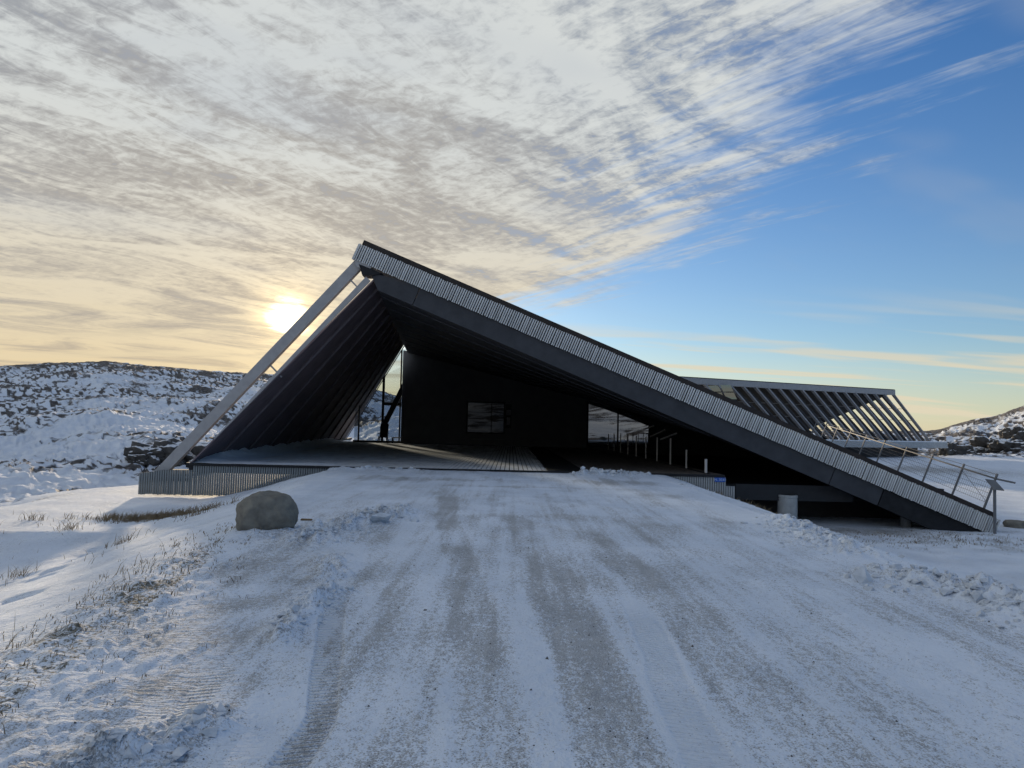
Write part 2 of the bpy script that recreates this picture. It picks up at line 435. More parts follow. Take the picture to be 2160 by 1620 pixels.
def plank_material():
    m = material('deck board', (.15, .13, .115), .75, .25, var=.3, vscale=5, stretch=(3, .3, 1), bump=.3, bscale=50)
    nt = m.node_tree; N = nt.nodes; L = nt.links; b = N['Principled BSDF']
    src = b.inputs['Base Color'].links[0].from_socket
    g = N.new('ShaderNodeNewGeometry'); s = N.new('ShaderNodeSeparateXYZ'); L.new(g.outputs['Position'], s.inputs[0])
    no = N.new('ShaderNodeTexNoise'); no.inputs['Scale'].default_value = 1.3; no.inputs['Detail'].default_value = 7; no.inputs['Roughness'].default_value = .65
    L.new(g.outputs['Position'], no.inputs['Vector'])
    a = N.new('ShaderNodeMath'); a.operation = 'MULTIPLY_ADD'; a.inputs[1].default_value = 1.6; L.new(no.outputs[0], a.inputs[0])
    k = N.new('ShaderNodeMapRange'); k.inputs['From Min'].default_value = 2.2; k.inputs['From Max'].default_value = 1.0; L.new(s.outputs[0], k.inputs['Value'])
    L.new(k.outputs[0], a.inputs[2])
    r = N.new('ShaderNodeMapRange'); r.inputs['From Min'].default_value = 1.35; r.inputs['From Max'].default_value = 1.75; L.new(a.outputs[0], r.inputs['Value'])
    mx = N.new('ShaderNodeMix'); mx.data_type = 'RGBA'; L.new(r.outputs[0], mx.inputs[0]); L.new(src, mx.inputs[6]); mx.inputs[7].default_value = (.80, .81, .82, 1)
    L.new(mx.outputs[2], b.inputs['Base Color'])
    return m
M['plank'] = plank_material()

# ------------------------------------------------------------------ terrain
def _hash(ix, iy, s):
    h = (ix * 374761393 + iy * 668265263 + s * 1274126177) & 0xffffffff
    h = ((h ^ (h >> 13)) * 1274126177) & 0xffffffff
    return (h ^ (h >> 16)) & 0xffffffff
_GC = np.cos(np.arange(256) * 2 * np.pi / 256).astype(np.float32); _GS = np.sin(np.arange(256) * 2 * np.pi / 256).astype(np.float32)
def gnoise(x, y, s=0):
    ix = np.floor(x); iy = np.floor(y); fx = (x - ix).astype(np.float32); fy = (y - iy).astype(np.float32); ix = ix.astype(np.int64); iy = iy.astype(np.int64)
    u = fx * fx * fx * (fx * (fx * 6 - 15) + 10); v = fy * fy * fy * (fy * (fy * 6 - 15) + 10)
    def g(a, b):
        an = (_hash(ix + a, iy + b, s) >> 8) & 255
        return _GC[an] * (fx - a) + _GS[an] * (fy - b)
    a = g(0, 0); b = g(1, 0); c = g(0, 1); d = g(1, 1)
    return ((a + (b - a) * u) * (1 - v) + (c + (d - c) * u) * v) * 1.45
def fbm(x, y, o=4, s=0, gain=.5):
    t = 0; a = 1.; n = 0
    for i in range(o):
        t = t + a * gnoise(x, y, s + i * 17); n += a; a *= gain; x = x * 2.03 + 11.3; y = y * 2.03 - 5.7
    return t / n * 1.3
def sm(a, b, t):
    t = np.clip((t - a) / (b - a), 0, 1); return t * t * (3 - 2 * t)
def smin(a, b, k):
    h = np.clip(.5 + .5 * (b - a) / k, 0, 1); return b + (a - b) * h - k * h * (1 - h)
def smax(a, b, k): return -smin(-a, -b, k)

HPX = [-600, -300, 0, 100, 230, 330, 430, 560, 700, 900, 1100, 1400, 1700, 1960, 1985, 2010, 2060, 2100, 2130, 2160, 2300, 2700]
HPY = [790, 772, 770, 766, 761, 772, 781, 788, 800, 850, 890, 905, 910, 908, 904, 896, 884, 879, 867, 855, 820, 790]
_dirs = [ray(a, b) for a, b in zip(HPX, HPY)]
H_AZ = np.array([math.atan2(d.x, d.y) for d in _dirs]); H_EL = np.array([d.z / math.hypot(d.x, d.y) for d in _dirs])
H_AZ = np.concatenate([[-math.pi, -2.2, -1.3], H_AZ, [1.2, 2.0, math.pi]])
H_EL = np.concatenate([[.075, .06, .085], H_EL, [.07, .06, .075]])

def xl(y): return np.interp(y, [-20, 4, 6, 10.5, 25], [-2.7, -2.9, -3.2, -3.9, -5.6])
XR = 4.7
def road_z(y): return np.interp(y, [-30, 0, 24], [-.25, -.20, -.05])
FOOT = [(20, 1265), (45, 1250), (75, 1238), (52, 1180), (64, 1174), (96, 1192), (112, 1187), (138, 1170), (152, 1165), (168, 1158), (12, 1192), (88, 1205), (185, 1150), (210, 1141), (15, 1330), (40, 1318)]

def terrain(x, y):
    """height and cover masks on flat arrays"""
    r = np.hypot(x, y); az = np.arctan2(x, y)
    # plains
    left = -1.1 - .17 * np.clip(16.2 - y, 0, 9.5)
    left = left - 3.6 * sm(-14.2, -22.0, x + .25 * fbm(x / 6, y / 6, 2, 5) * 6)
    right = np.full_like(x, -1.66) + .006 * np.clip(r - 30, 0, 80)
    plain = left + (right - left) * sm(-7, 8, x)
    # valley floor to hills
    el = np.interp(az, H_AZ, H_EL)
    sideL = sm(.05, -.15, az); behind = sm(1.6, 2.4, np.abs(az))
    r0 = 100 + (36 - 100) * sideL; r1 = 188 + (212 - 188) * sideL
    base = plain
    top = 1.4 + r1 * el
    t = np.clip((r - r0) / (r1 - r0), 0, 1)
    shape = np.where(t < 1, t ** (1.25 + .15 * sideL) * .75 + .25 * sm(0, 1, t), 1)
    fall = sm(0, 1, np.clip((r - r1) / 160, 0, 1)) * 12
    hillw = sm(0, .12, t)
    h = base + (top - base) * shape - fall
    # outcrops: treads of snow and risers of rock
    far = bool((hillw > 0).any())
    rock = np.zeros_like(x)
    if far:
     big = fbm(x / 26, y / 26, 4, 31)
     lean = fbm(x / 9 + y / 40, y / 13, 5, 71)
     amp = hillw * sm(.0, .22, t) * (1 - .75 * sm(.9, 1.0, t) * (t < 1.001))
     h = h + amp * (big * 1.5)
     nn = (fbm((.95 * x + .3 * y) / 15, (.95 * y - .3 * x) / 15, 5, 91, .55) * 2.8 + lean * 1.3) * 2.0 + h * .4
     fl = np.floor(nn); fr = nn - fl
     h = h + amp * (.60 * (fl + sm(.55, .95, fr) - nn) + .25 * lean)
     h = h + hillw * (.07 + .17 * sm(.1, .3, t)) * fbm(x / 2.2, y / 2.2, 4, 131)
     gate = sm(-.30, .22, fbm(x / 20, y / 26, 4, 151, .6) + .45 * (t - .28) + .22 * sm(0, 20, x)) * sm(.02, .12, t)
     rock = hillw * sm(.30, .62, fr) * sm(1.02, .90, fr) * gate
     rock = np.maximum(rock, hillw * sm(.03, .30, fbm((.95 * x + .3 * y) / 7.5, (.95 * y - .3 * x) / 10.0, 4, 171, .5)) * gate * .85)
     ridge_rock = hillw * sm(.80, .95, t) * sm(1.25, 1.0, (r / r1)) * sm(-.3, .15, fbm(x / 6, y / 6, 3, 191))
     rock = np.maximum(rock, ridge_rock * .85)
    if not bool((r < 85).any()):
        zz = np.zeros_like(x); return h, rock, zz + .02, zz, zz + .5, zz, np.zeros(x.shape, bool), hillw
    # the road on its bank
    fill = (y < 24.12)
    zr = road_z(y)
    lx = xl(y)
    wob = .25 * fbm(x / 2.5, y / 2.5, 3, 7)
    dl = np.clip(lx - x + wob, 0, None); dr = np.clip(x - XR + wob * .8, 0, None)
    bank = zr - .34 * (np.sqrt(dl * dl + .25) - .5) - .37 * (np.sqrt(dr * dr + .25) - .5)
    hb = smax(bank, h, .35)
    h = np.where(fill & (y > -40), hb, h)
    onroad = (x > lx) & (x < XR) & fill
    # small relief of the snow
    near = sm(90, 15, r)
    h = h + near * (.035 * fbm(x / 1.7, y / 2.1, 4, 201)) * np.where(onroad, .45, 1.) + near * .012 * fbm(x / .35, y / .35, 3, 221) * np.where(onroad, .6, 1.)
    # clods pushed aside by the plough
    bill = np.abs(fbm(x / .42, y / .42, 3, 241)) + .55 * np.abs(fbm(x / .17, y / .17, 2, 261))
    def ridge(pts, w, hh):
        """soft ridge along a polyline of (x, y)"""
        d = np.full_like(x, 1e9)
        for (ax, ay), (bx, by) in zip(pts[:-1], pts[1:]):
            vx, vy = bx - ax, by - ay; k = np.clip(((x - ax) * vx + (y - ay) * vy) / (vx * vx + vy * vy), 0, 1)
            d = np.minimum(d, np.hypot(x - ax - k * vx, y - ay - k * vy))
        e = np.exp(-(d / w) ** 2)
        return hh * e, e
    ber = np.zeros_like(x); rough = np.zeros_like(x)
    for pts, w, hh in (
        ([(4.25, 8.2), (4.75, 7.0), (4.7, 5.9), (4.45, 4.8)], .40, .15),
        ([(4.9, 13.0), (4.75, 12.0), (4.6, 11.0), (4.5, 9.8)], .42, .04),
        ([(2.3, 23.5), (3.0, 23.45), (4.1, 23.5)], .34, .13),
        ([(-5.6, 23.5), (-4.4, 23.6), (-3.0, 23.55)], .34, .05),
        ([(-1.62, 6.9), (-1.66, 6.2), (-1.62, 5.4)], .14, .085),
        ([(-1.9, 12.8), (-2.3, 11.3), (-2.6, 9.6)], .38, .16),
        ([(-1.55, 3.9), (-1.75, 3.55), (-2.0, 3.2)], .17, .075),
        ([(-2.0, 8.6), (-1.75, 7.4)], .22, .035)):
        a, e = ridge(pts, w, hh); ber += a; rough = np.maximum(rough, e)
    h = h + ber * .45 + rough * (bill - .12) * (.14 + ber * .55) * .9
    bo_ = ray(562, 1112); bx_, by_ = bo_.x / bo_.y * 10.3, 10.3
    bd = np.hypot((x - bx_) / .62, (y - by_ + .05) / .52)
    h = h + .085 * np.exp(-(np.clip(bd - .35, 0, None) / .55) ** 2) * (1 + .6 * fbm(x / .25, y / .25, 2, 351))
    # wheel ruts right of the road
    for gx, gd in ((7.5, .05), (7.95, .03), (8.5, .05), (8.9, .03)):
        gx2 = gx + .35 * np.sin(y / 6.)
        h = h - gd * np.exp(-((x - gx2) / .13) ** 2) * sm(4, 9, y) * sm(24, 19, y)
    # footprints on the left
    for p in FOOT:
        d = ray(*p); k = (-2.45) / d.z; fx, fy = d.x * k, d.y * k
        h = h - .10 * np.exp(-(((x - fx) / .20) ** 2 + ((y - fy) / .13) ** 2))
    # turf along the left bank and on the right plain
    blot0 = fbm(x / 2.0, y / 2.0, 2, 333)
    turf = np.exp(-((x - lx - .15) / .62) ** 2) * sm(2.0, 3.2, y) * sm(11.5, 7.0, y) * (.62 + .6 * fbm(x / .6, y / .6, 3, 301))
    turf = np.maximum(turf, .62 * np.exp(-(((x - lx - .75) / .5) ** 2)) * sm(2.0, 3.0, y) * sm(6.5, 4.5, y) * sm(-.1, .4, fbm(x / .5, y / .6, 3, 311)))
    turf = np.maximum(turf, .62 * sm(8.5, 11.5, x) * sm(18, 21, y) * sm(25.5, 24, y) * sm(-.15, .3, fbm(x / 1.2, y / .7, 3, 321)))
    turf = np.maximum(turf, .85 * np.exp(-((x + 8.8) / 1.1) ** 2 - ((y - 18.3) / .35) ** 2))
    turf = np.maximum(turf, .5 * sm(-.02, -.3, x - lx) * sm(-7, -4, x) * sm(12, 16, y) * sm(24, 20, y) * sm(.1, .5, fbm(x / .7, y / .7, 3, 331)))
    turf = np.maximum(turf, .62 * np.exp(-((x + 14.5 + .3 * blot0) / .30) ** 2) * sm(17, 19.5, y) * sm(26, 23, y))
    h = h + np.clip(turf, 0, 1) * (.05 * np.abs(fbm(x / .22, y / .3, 3, 341)) * near * 2)
    # bare gravel
    dirt = np.full_like(x, .02)
    str_ = fbm(x / .55, y / 3.2, 4, 401); blot = fbm(x / 1.3, y / 2.6, 4, 421)
    str2 = fbm(x / .13, y / 4.5, 3, 411)
    dirt_r = .30 + .34 * str_ + .26 * blot + .30 * str2
    def track(pts, w, s, edge=.95):
        ys = [p[1] for p in pts]; o = np.argsort(ys)
        cx = np.interp(y, np.array(ys)[o], np.array([p[0] for p in pts])[o]) + .025 * fbm(y / 1.1, y * 0 + w * 9, 2, 441)
        ww = w * (1 + .22 * fbm(y / 1.6, y * 0 + w * 31, 2, 451))
        d = np.abs(x - cx)
        return s * sm(ww * (1 + .35 * edge), ww * (1 - .35 * edge), d) * sm(min(ys) - .5, min(ys) + .2, y) * sm(max(ys) + 1.0, max(ys) - .3, y)
    tr = np.zeros_like(x)
    for pts, w, s in (
        ([(.60, 1.0), (.57, 3.5), (.52, 6.5), (.16, 12.3)], .24, .44),
        ([(.0, 1.0), (-.07, 3.5), (-.16, 5), (-.5, 8.3), (-1.0, 12.0), (-1.3, 15.5)], .20, .42),
        ([(-.45, 2.0), (-.55, 4.2), (-1.0, 7.0)], .19, .30),
        ([(1.5, 1.5), (1.52, 3.8), (1.55, 5.0), (1.5, 7.5), (1.1, 11)], .29, .34),
        ([(2.4, 2.0), (2.3, 3.8), (2.2, 5.2)], .24, .26),
        ([(1.0, 11.5), (.85, 9.0), (1.0, 6.5)], .14, .15),
        ([(-1.35, 7.5), (-1.75, 10), (-2.0, 13)], .2, .2)):
        tr = np.maximum(tr, track(pts, w, s))
    dirt_r = dirt_r + tr * np.clip(.9 + .5 * blot + .5 * fbm(x / .3, y / 2.5, 3, 445), .25, 1.4)
    clean = track([(.95, 2.0), (1.0, 4.2), (1.15, 6.4)], .16, .5) + track([(-1.2, 2.2), (-1.25, 4), (-1.6, 6.5), (-1.9, 9)], .16, .5) + track([(.22, 2.5), (.22, 4.6), (.1, 6.5)], .1, .35)
    dirt_r = dirt_r - clean
    # swept patches in front of the deck
    for cx, cy, wx, wy, s in ((-1.9, 20.2, 1.1, .5, .55), (2.9, 20.4, 1.6, .9, .62), (-3.6, 20.5, 1.0, .7, .45), (.2, 18.4, 2.4, .22, .35), (-.9, 15.5, .6, 1.2, .3), (4.2, 17.2, .9, 1.0, .4), (.6, 12.7, 1.2, .4, .25)):
        dirt_r = dirt_r + s * np.exp(-((x - cx + .3 * str_) / wx) ** 2 - ((y - cy) / wy) ** 2)
    dirt_r = dirt_r * sm(.0, .9, x - lx) * sm(.1, 1.0, XR - x)
    dirt_r = dirt_r - .3 * sm(16, 21, y)*sm(-.1,.3,blot)
    dirt = np.where(onroad, np.clip(dirt_r, 0, 1), dirt)
    dirt = dirt + .35 * rough * (r < 30) * np.clip(.55 + fbm(x / .3, y / .3, 3, 461), 0, 1)
    # sandy verge left of the tracks, forecourt at the toe of the roof, swept yard behind
    dirt = dirt + .16 * sm(-2.6, -1.8, x) * sm(-1.0, -1.7, x) * sm(9, 6, y) * (y > 0) * sm(-.3, .3, blot)
    dirt = dirt + .34 * sm(-.9, -.1, x - lx) * sm(2.4, 1.2, x - lx) * sm(11, 7, y) * (y > 0) * sm(-.45, .25, fbm(x / .5, y / .7, 4, 481))
    dirt = dirt + .9 * np.exp(-((x - 11.2) / 2.3) ** 4 - ((y - 23.6) / 1.0) ** 2) * (1 - onroad)
    dirt = dirt + .75 * np.exp(-((x - 35.0) / 7.5) ** 2 - ((y - 62.0) / 8.0) ** 2)
    ripple = sm(-.6, .6, fbm(x / 1.5, y / 1.5, 3, 471)) * np.where(onroad, sm(-.6, -2.2, x), 1.0)
    tread = np.maximum(track([(-.95, 1.5), (-.99, 4.05), (-1.5, 6.5)], .09, 1.0, .3), track([(-1.42, 1.5), (-1.5, 3.2), (-1.75, 4.3)], .10, .7, .4))
    tread = np.maximum(tread, .5 * track([(.95, 2.0), (1.0, 4.2), (1.15, 6.4)], .12, 1.0, .3))
    h = h - .012 * np.minimum(tread, 1) * near - .010 * tr * near
    return h, rock, np.clip(dirt, 0, 1.2), np.clip(turf, 0, 1), ripple, np.clip(tread, 0, 1), onroad, hillw

def build_terrain():
    n_view, n_out = 860, 150
    view = np.linspace(-math.radians(39), math.radians(39), n_view)
    out = np.linspace(math.radians(39), 2 * math.pi - math.radians(39), n_out + 2)[1:-1]
    az = np.concatenate([view, out])
    r = [1.25]
    while r[-1] < 330: r.append(r[-1] * (1.0078 if r[-1] < 26 else 1.0092))
    while r[-1] < 3500: r.append(r[-1] * 1.12)
    r = np.array(r); A = len(az); R = len(r)
    rr, aa = np.meshgrid(r, az, indexing='ij')
    x = (rr * np.sin(aa)).ravel(); y = (rr * np.cos(aa)).ravel()
    x = np.append(x, 0.); y = np.append(y, 0.)
    rad = np.hypot(x, y); res = None
    for sel in (rad < 41, (rad >= 41) & (rad < 85), rad >= 85):
        part = terrain(x[sel], y[sel])
        if res is None: res = [np.zeros(len(x), p.dtype) for p in part]
        for a_, p_ in zip(res, part): a_[sel] = p_
    h, rock, dirt, turf, ripple, tread, onroad, hillw = res
    co = np.stack([x, y, h], 1)
    i, j = np.meshgrid(np.arange(R - 1), np.arange(A), indexing='ij'); j2 = (j + 1) % A
    quads = np.stack([i * A + j, i * A + j2, (i + 1) * A + j2, (i + 1) * A + j], -1).reshape(-1, 4)[:, ::-1]
    # vertex normals of the whole sheet
    p = co[quads]; fn = np.cross(p[:, 2] - p[:, 0], p[:, 3] - p[:, 1])
    vn = np.zeros_like(co)
    for k in range(4): np.add.at(vn, quads[:, k], fn)
    vn[-1] = (0, 0, 1); vn /= np.maximum(np.linalg.norm(vn, axis=1, keepdims=True), 1e-9)
    cx = x[quads].mean(1); cy = y[quads].mean(1)
    froad = (cx > xl(cy) + .25) & (cx < XR - .15) & (cy < 24.0) & (np.hypot(cx, cy) < 60)
    fhill = (hillw[quads].mean(1) > .5) & ~froad
    fl = fhill & (cx < 0); fr_ = fhill & (cx >= 0)
    fg = ~(froad | fhill)
    for name, sel, mat in (('ground', fg, M['ground']), ('road', froad, M['road']), ('hill', fl, M['ground']), ('hill', fr_, M['ground'])):
        q = quads[sel]; used, inv = np.unique(q, return_inverse=True); q = inv.reshape(-1, 4)
        nv, nf = len(used), len(q)
        tris = None
        if name == 'road':                               # close the small disc under the photographer's feet
            pass
        me = bpy.data.meshes.new(name)
        me.vertices.add(nv); me.vertices.foreach_set('co', co[used].ravel())
        me.loops.add(nf * 4); me.loops.foreach_set('vertex_index', q.ravel().astype(np.int32))
        me.polygons.add(nf); me.polygons.foreach_set('loop_start', np.arange(0, nf * 4, 4, dtype=np.int32))
        me.polygons.foreach_set('use_smooth', np.ones(nf, dtype=bool))
        me.update(calc_edges=True)
        for an, arr in (('rock', rock), ('dirt', dirt), ('turf', turf), ('ripple', ripple), ('tread', tread)):
            at_ = me.attributes.new(an, 'FLOAT', 'POINT'); at_.data.foreach_set('value', arr[used].astype(np.float32))
        me.normals_split_custom_set_from_vertices(vn[used].tolist())
        me.materials.append(mat)
        o = link(name, me); tag(o, kind='structure')
build_terrain()
def ground_z(x, y):
    return float(terrain(np.array([float(x)]), np.array([float(y)]))[0][0])

# ------------------------------------------------------------------ the building
YF = 24.0
B = empty('visitor_centre', (0, YF, 0))
tag(B, 'low dark timber building with a long slatted roof sloping down to the snow', 'building')

A_t = at(757, 513, YF); B_t = at(2112, 1098, YF)
S = (B_t - A_t).normalized(); NRM = Vector((-S.z, 0, S.x))
if NRM.z < 0: NRM = -NRM
LEN = (B_t - A_t).length
SLAT_H = .555
D1 = Vector((-.109, 1, .030)); D2 = Vector((.245, 1, .065)); D2S = Vector((.245, 1, .05))
YDIR = Vector((0, 1, 0))

# fascia: dark backing and slats standing proud of it
def onf(s, n, y): return A_t + S * s + NRM * n + YDIR * y
fb = MB(); fb.prism([onf(.02, -SLAT_H + .03, .05), onf(LEN - .05, -SLAT_H + .03, .05), onf(LEN - .05, -.06, .05), onf(.02, -.06, .05)], YDIR * .08)
fascia = fb.build('roof_fascia', M['dark'], B)
slat_var = [material('weathered grey timber', tuple(c * f for c in (.58, .59, .59)), .75, .25, var=.28, vscale=9, stretch=(1, 1, .3), bump=.25, bscale=60) for f in (.84, .93, 1.0, 1.05)]
slat_mes = [MB().box(-.0225, .0225, 0, .045, -SLAT_H, 0).mesh('slat', q) for q in slat_var]
slat_me = MB().box(-.0225, .0225, 0, .045, -SLAT_H, 0).mesh('slat', M['slat'])
N_SL = 294; pitch = LEN / N_SL
rotm = Matrix(((S.x, 0, NRM.x), (0, 1, 0), (S.z, 0, NRM.z)))
for i in range(N_SL):
    o = link('slat', random.choices(slat_mes, (1, 2, 3, 1.5))[0], fascia)
    p = onf((i + .5) * pitch + random.gauss(0, .003) + (.006 if i % 26 == 0 else 0), random.gauss(0, .007), random.gauss(0, .004))
    o.matrix_basis = Matrix.Translation(p) @ rotm.to_4x4() @ Matrix.Rotation(random.uniform(-.01, .01), 4, 'Y')
# return of the slats round the apex
for i in range(3):
    o = link('slat', slat_me, fascia); o.matrix_basis = Matrix.Translation(onf(-.01, 0, .09 + .075 * i)) @ rotm.to_4x4()

# roof: ruled between the ridge side and the eave side
def top_line(t):  return at(768, 506, YF + .06) * (1 - t) + at(2101, 1083, YF + .06) * t
def under_line(t):
    a = at(797, 612, YF + .14); b = at(2010, 1137, YF + .14)
    return a * (1 - t) + b * t
def roof_top(t, y): return top_line(t) + (D1 * (1 - t) + D2 * t) * y
def soffit(t, y): return under_line(t) + (D1 * (1 - t) + D2S * t) * y
RL = 46.0
rows = [0, .02, .1, .25, .45, .7, 1.0]
ts = [i / 14 for i in range(15)]
rm = MB()
capn = NRM * -.19
rm.grid([[roof_top(t, RL * r) for t in ts] for r in rows])
rm.grid([[roof_top(t, RL * r) + capn for t in ts] for r in rows])
rm.grid([[roof_top(t, 0) for t in ts], [roof_top(t, 0) + capn for t in ts]])
rm.grid([[roof_top(t, RL) for t in ts], [roof_top(t, RL) + capn for t in ts]])
rm.grid([[roof_top(0, RL * r) for r in rows], [roof_top(0, RL * r) + capn for r in rows]])
rm.grid([[roof_top(1, RL * r) for r in rows], [roof_top(1, RL * r) + capn for r in rows]])
rm.build('roof', M['cap'], B, fix=False)
sf = MB(); sf.grid([[soffit(t, RL * r) for t in ts] for r in rows])
sf.grid([[soffit(t, RL * r) + Vector((0, 0, .25)) for t in ts] for r in rows])
sofo = sf.build('soffit', M['dark_wall'], B, fix=False)
# front beam under the slats, in two lengths with a joint
lowl = [at(797, 612, YF + .12), at(870, 643.5, YF + .12), at(1748, 1022, YF + .12), at(2010, 1135, YF + .12)]
def upper(p):
    s = (p - A_t).dot(S); return onf(s, -SLAT_H + .12, .12)
tl = at(781, 575, YF + .12)
def beam_part(a, b, extra=None, name='roof_beam'):
    pts = [a, b, upper(b), upper(a)] if extra is None else [a, b, upper(b), extra]
    return MB().prism(pts, YDIR * .22).build(name, M['navy'], B)
g = S * .012
beam_part(lowl[0], lowl[1] - g, tl)
beam_part(lowl[1] + g, lowl[2] - g)
beam_part(lowl[2] + g, at(1850, 1066, YF + .12))
MB().prism([at(1852, 1067, YF + .14), at(2075, 1166, YF + .14), upper(at(2075, 1166, YF + .14)) + YDIR * .02, upper(at(1852, 1067, YF + .14)) + YDIR * .02], YDIR * .2).build('toe_board', M['dark'], B)
# faint battens fixed under the soffit
for t0, y0, t1, y1 in ((.004, 1.2, .60, 1.9), (.01, 4.2, .60, 4.9), (.01, 7.4, .60, 8.1), (.01, 10.8, .60, 11.5), (.01, 14.4, .6, 15.1), (.01, 18.2, .6, 18.9), (.01, 22.2, .6, 22.9)):
    n = 10
    a = [soffit(t0 + (t1 - t0) * i / n, y0 + (y1 - y0) * i / n) + Vector((0, 0, -.03)) for i in range(n + 1)]
    mb = MB()
    for p, q in zip(a[:-1], a[1:]): mb.beam(p, q, .05, .04, (0, 0, 1))
    mb.build('soffit_batten', M['navy'], B)

def solve_soffit_z(x, y):
    yy = y - (YF + .14); lo, hi = -.6, 1.6
    for _ in range(40):
        mid = (lo + hi) / 2
        if soffit(mid, yy).x < x: lo = mid
        else: hi = mid
    return soffit((lo + hi) / 2, yy).z

# left side: sloping facade of lapped boards between mullions
FB0 = Vector((at(398, 979, YF).x, YF, -.02)); FT0 = at(788, 588, YF + .14)
yb = [0, 2.7, 6.6, 10.5, 14.6, 18.6, 22.6, 26.6, 30.6, 34.8, 39.2, 43.8, 48.6]
def fbase(k): return FB0 + Vector((-.109, 1, 0)) * yb[k]
def ftop(k): return FT0 + D1 * (yb[k] * .62)
fn_ = (FT0 - FB0).cross(Vector((-.109, 1, .01))).normalized()
if fn_.x < 0: fn_ = -fn_                                   # towards the porch
sill = MB().beam(FB0 + Vector((0, .05, -.05)), fbase(12) + Vector((0, 0, -.05)), .22, .16, (0, 0, 1)).build('side_wall', M['dark'], B)
for k in range(12):
    a, b, c, d = fbase(k), fbase(k + 1), ftop(k + 1), ftop(k)
    lap = fn_ * .05
    over = Vector((-.109, 1, 0)) * .15
    if k < 11: MB().prism([a + lap, b + over, c + over * .62, d + lap], -fn_ * .045).build('panel', M['panel'], sill)
    o2 = fn_ * .075
    if k < 11: MB().beam(fbase(k + 1) + o2, ftop(k + 1) + o2, .05, .06, tuple(fn_)).build('mullion', M['mullion'], sill)
# pale strip along the front edge of the facade, tapering downwards
MB().beam(at(777, 588, YF + .02), at(452, 926, YF + .02), .20, .06, (0, 1, 0), .035, .05).build('edge_trim', M['grey_steel'], B)
# free-standing raking frame in front of it, with spacers
ra, rb = at(344, 993, YF + .30), at(758, 557, YF + .30)
MB().beam(ra - (rb - ra).normalized() * .25, rb, .335, .24, (0, 1, 0)).build('raking_beam', M['grey_steel'], B)
for p, q in (((732, 583), (758, 610)), ((562, 762), (594, 795)), ((388, 941), (420, 974))):
    MB().beam(at(*p, YF + .3), at(*q, YF + .3), .05, .05, (0, 1, 0)).build('spacer', M['grey_steel'], B)
MB().prism([at(757, 557, YF + .04), at(764, 581, YF + .04), at(783, 582, YF + .04), at(806, 576, YF + .04)], YDIR * .5).build('apex_block', M['dark'], B)
MB().prism([at(746, 544, YF + .055), at(757, 516, YF + .055), at(790, 555, YF + .055), at(776, 573, YF + .055), at(752, 562, YF + .055)], YDIR * .3).build('apex_plate', M['grey_steel'], B)

# deck with its boards
XD0, XD1 = FB0.x, 6.95
YD1 = 58.0
deck = MB().prism([(XD0, YF + .03, -.30), (XD1, YF + .03, -.30), (XD1, YD1, -.30), (XD0 - .109 * (YD1 - YF), YD1, -.30)], (0, 0, .262)).build('deck', M['dark'], B)
pw = .155; xk = XD1 - pw / 2; k = 0
while xk > XD0 - .109 * (YD1 - YF):
    y0 = YF + .02 + random.uniform(0, .012)
    if xk < XD0 + .1: y0 = YF + (XD0 - xk + .15) / .109
    if y0 < YD1 - 1:
        MB().box(xk - .063, xk + .063, y0, YD1 - .3, -.034, random.uniform(-.003, .003)).build('plank', M['plank'], deck)
    xk -= pw; k += 1
MB().box(XD0 + .05, XD1 + .02, YF - .05, YF + .012, -.075, .004).build('deck_edge', M['dark'], B)
# skirting of upright slats below the deck
sk = MB().box(at(405, 1000, YF).x, at(790, 1000, YF).x, YF + .055, YF + .10, -.26, -.12).build('skirt_wall', M['dark'], B)
for a, b, z0, z1 in ((296, 404, -.60, -.48), (1340, 1532, -.26, -.12), (1533, 1550, -.55, -.42), (1340, 1550, -1.1, -.98)):
    MB().box(at(a, 1000, YF).x, at(b, 1000, YF).x, YF + .055, YF + .10, z0, z1).build('skirt_rail', M['dark'], sk)
me_u = MB().box(-.026, .026, 0, .05, -1, 0).mesh('skirt_slat', M['slat_skirt'])
me_u2 = MB().box(-.026, .026, 0, .05, -1, 0).mesh('skirt_slat', M['slat_light'])
px = 295.0
while px < 770:
    x = at(px, 1000, YF).x
    if px < 404: top = np.interp(px, [295, 345, 404], [-.36, -.235, -.225])
    else: top = -.082
    zb = -1.02 - random.uniform(0, .03)
    o = link('slat', me_u, sk); o.location = (x, YF - .0 + random.uniform(-.003, .003), top); o.scale = (1, 1, top - zb); px += 4.95
px = 1342.0
while px < 1551:
    x = at(px, 1000, YF).x
    top = -.082 if px < 1533 else -.36
    zb = np.interp(px, [1342, 1551], [-.35, -1.35])
    o = link('slat', me_u2, sk); o.location = (x, YF + random.uniform(-.003, .003), top); o.scale = (1, 1, top - zb); px += 4.8
# low retaining wall end at the left with snow on it
MB().box(at(294, 1000, YF).x, XD0, YF + .06, YF + 2.4, -.44, -.36).build('plinth', M['concrete_dark'], B)
# floor edge beam and dark foundation to the right
MB().box(at(1552, 1030, YF + .8).x, at(1800, 1030, YF + .8).x, YF + .8, YF + 1.1, -.86, -.34).build('floor_beam', M['floor_beam'], B)
MB().box(6.9, 14.6, YF + 3.4, YF + 3.6, -1.9, -.40).build('foundation_wall', M['dark_wall'], B)
MB().box(6.96, 14.6, YF + .85, YF + 33, -.42, -.36).build('floor_slab', M['dark'], B)
cpx = at(1911, 1108, YF + .9)
MB().tube((cpx.x, YF + .9, -1.75), (cpx.x, YF + .9, -.75), .17, 16).build('support_column', M['concrete_dark'], B, smooth=False)

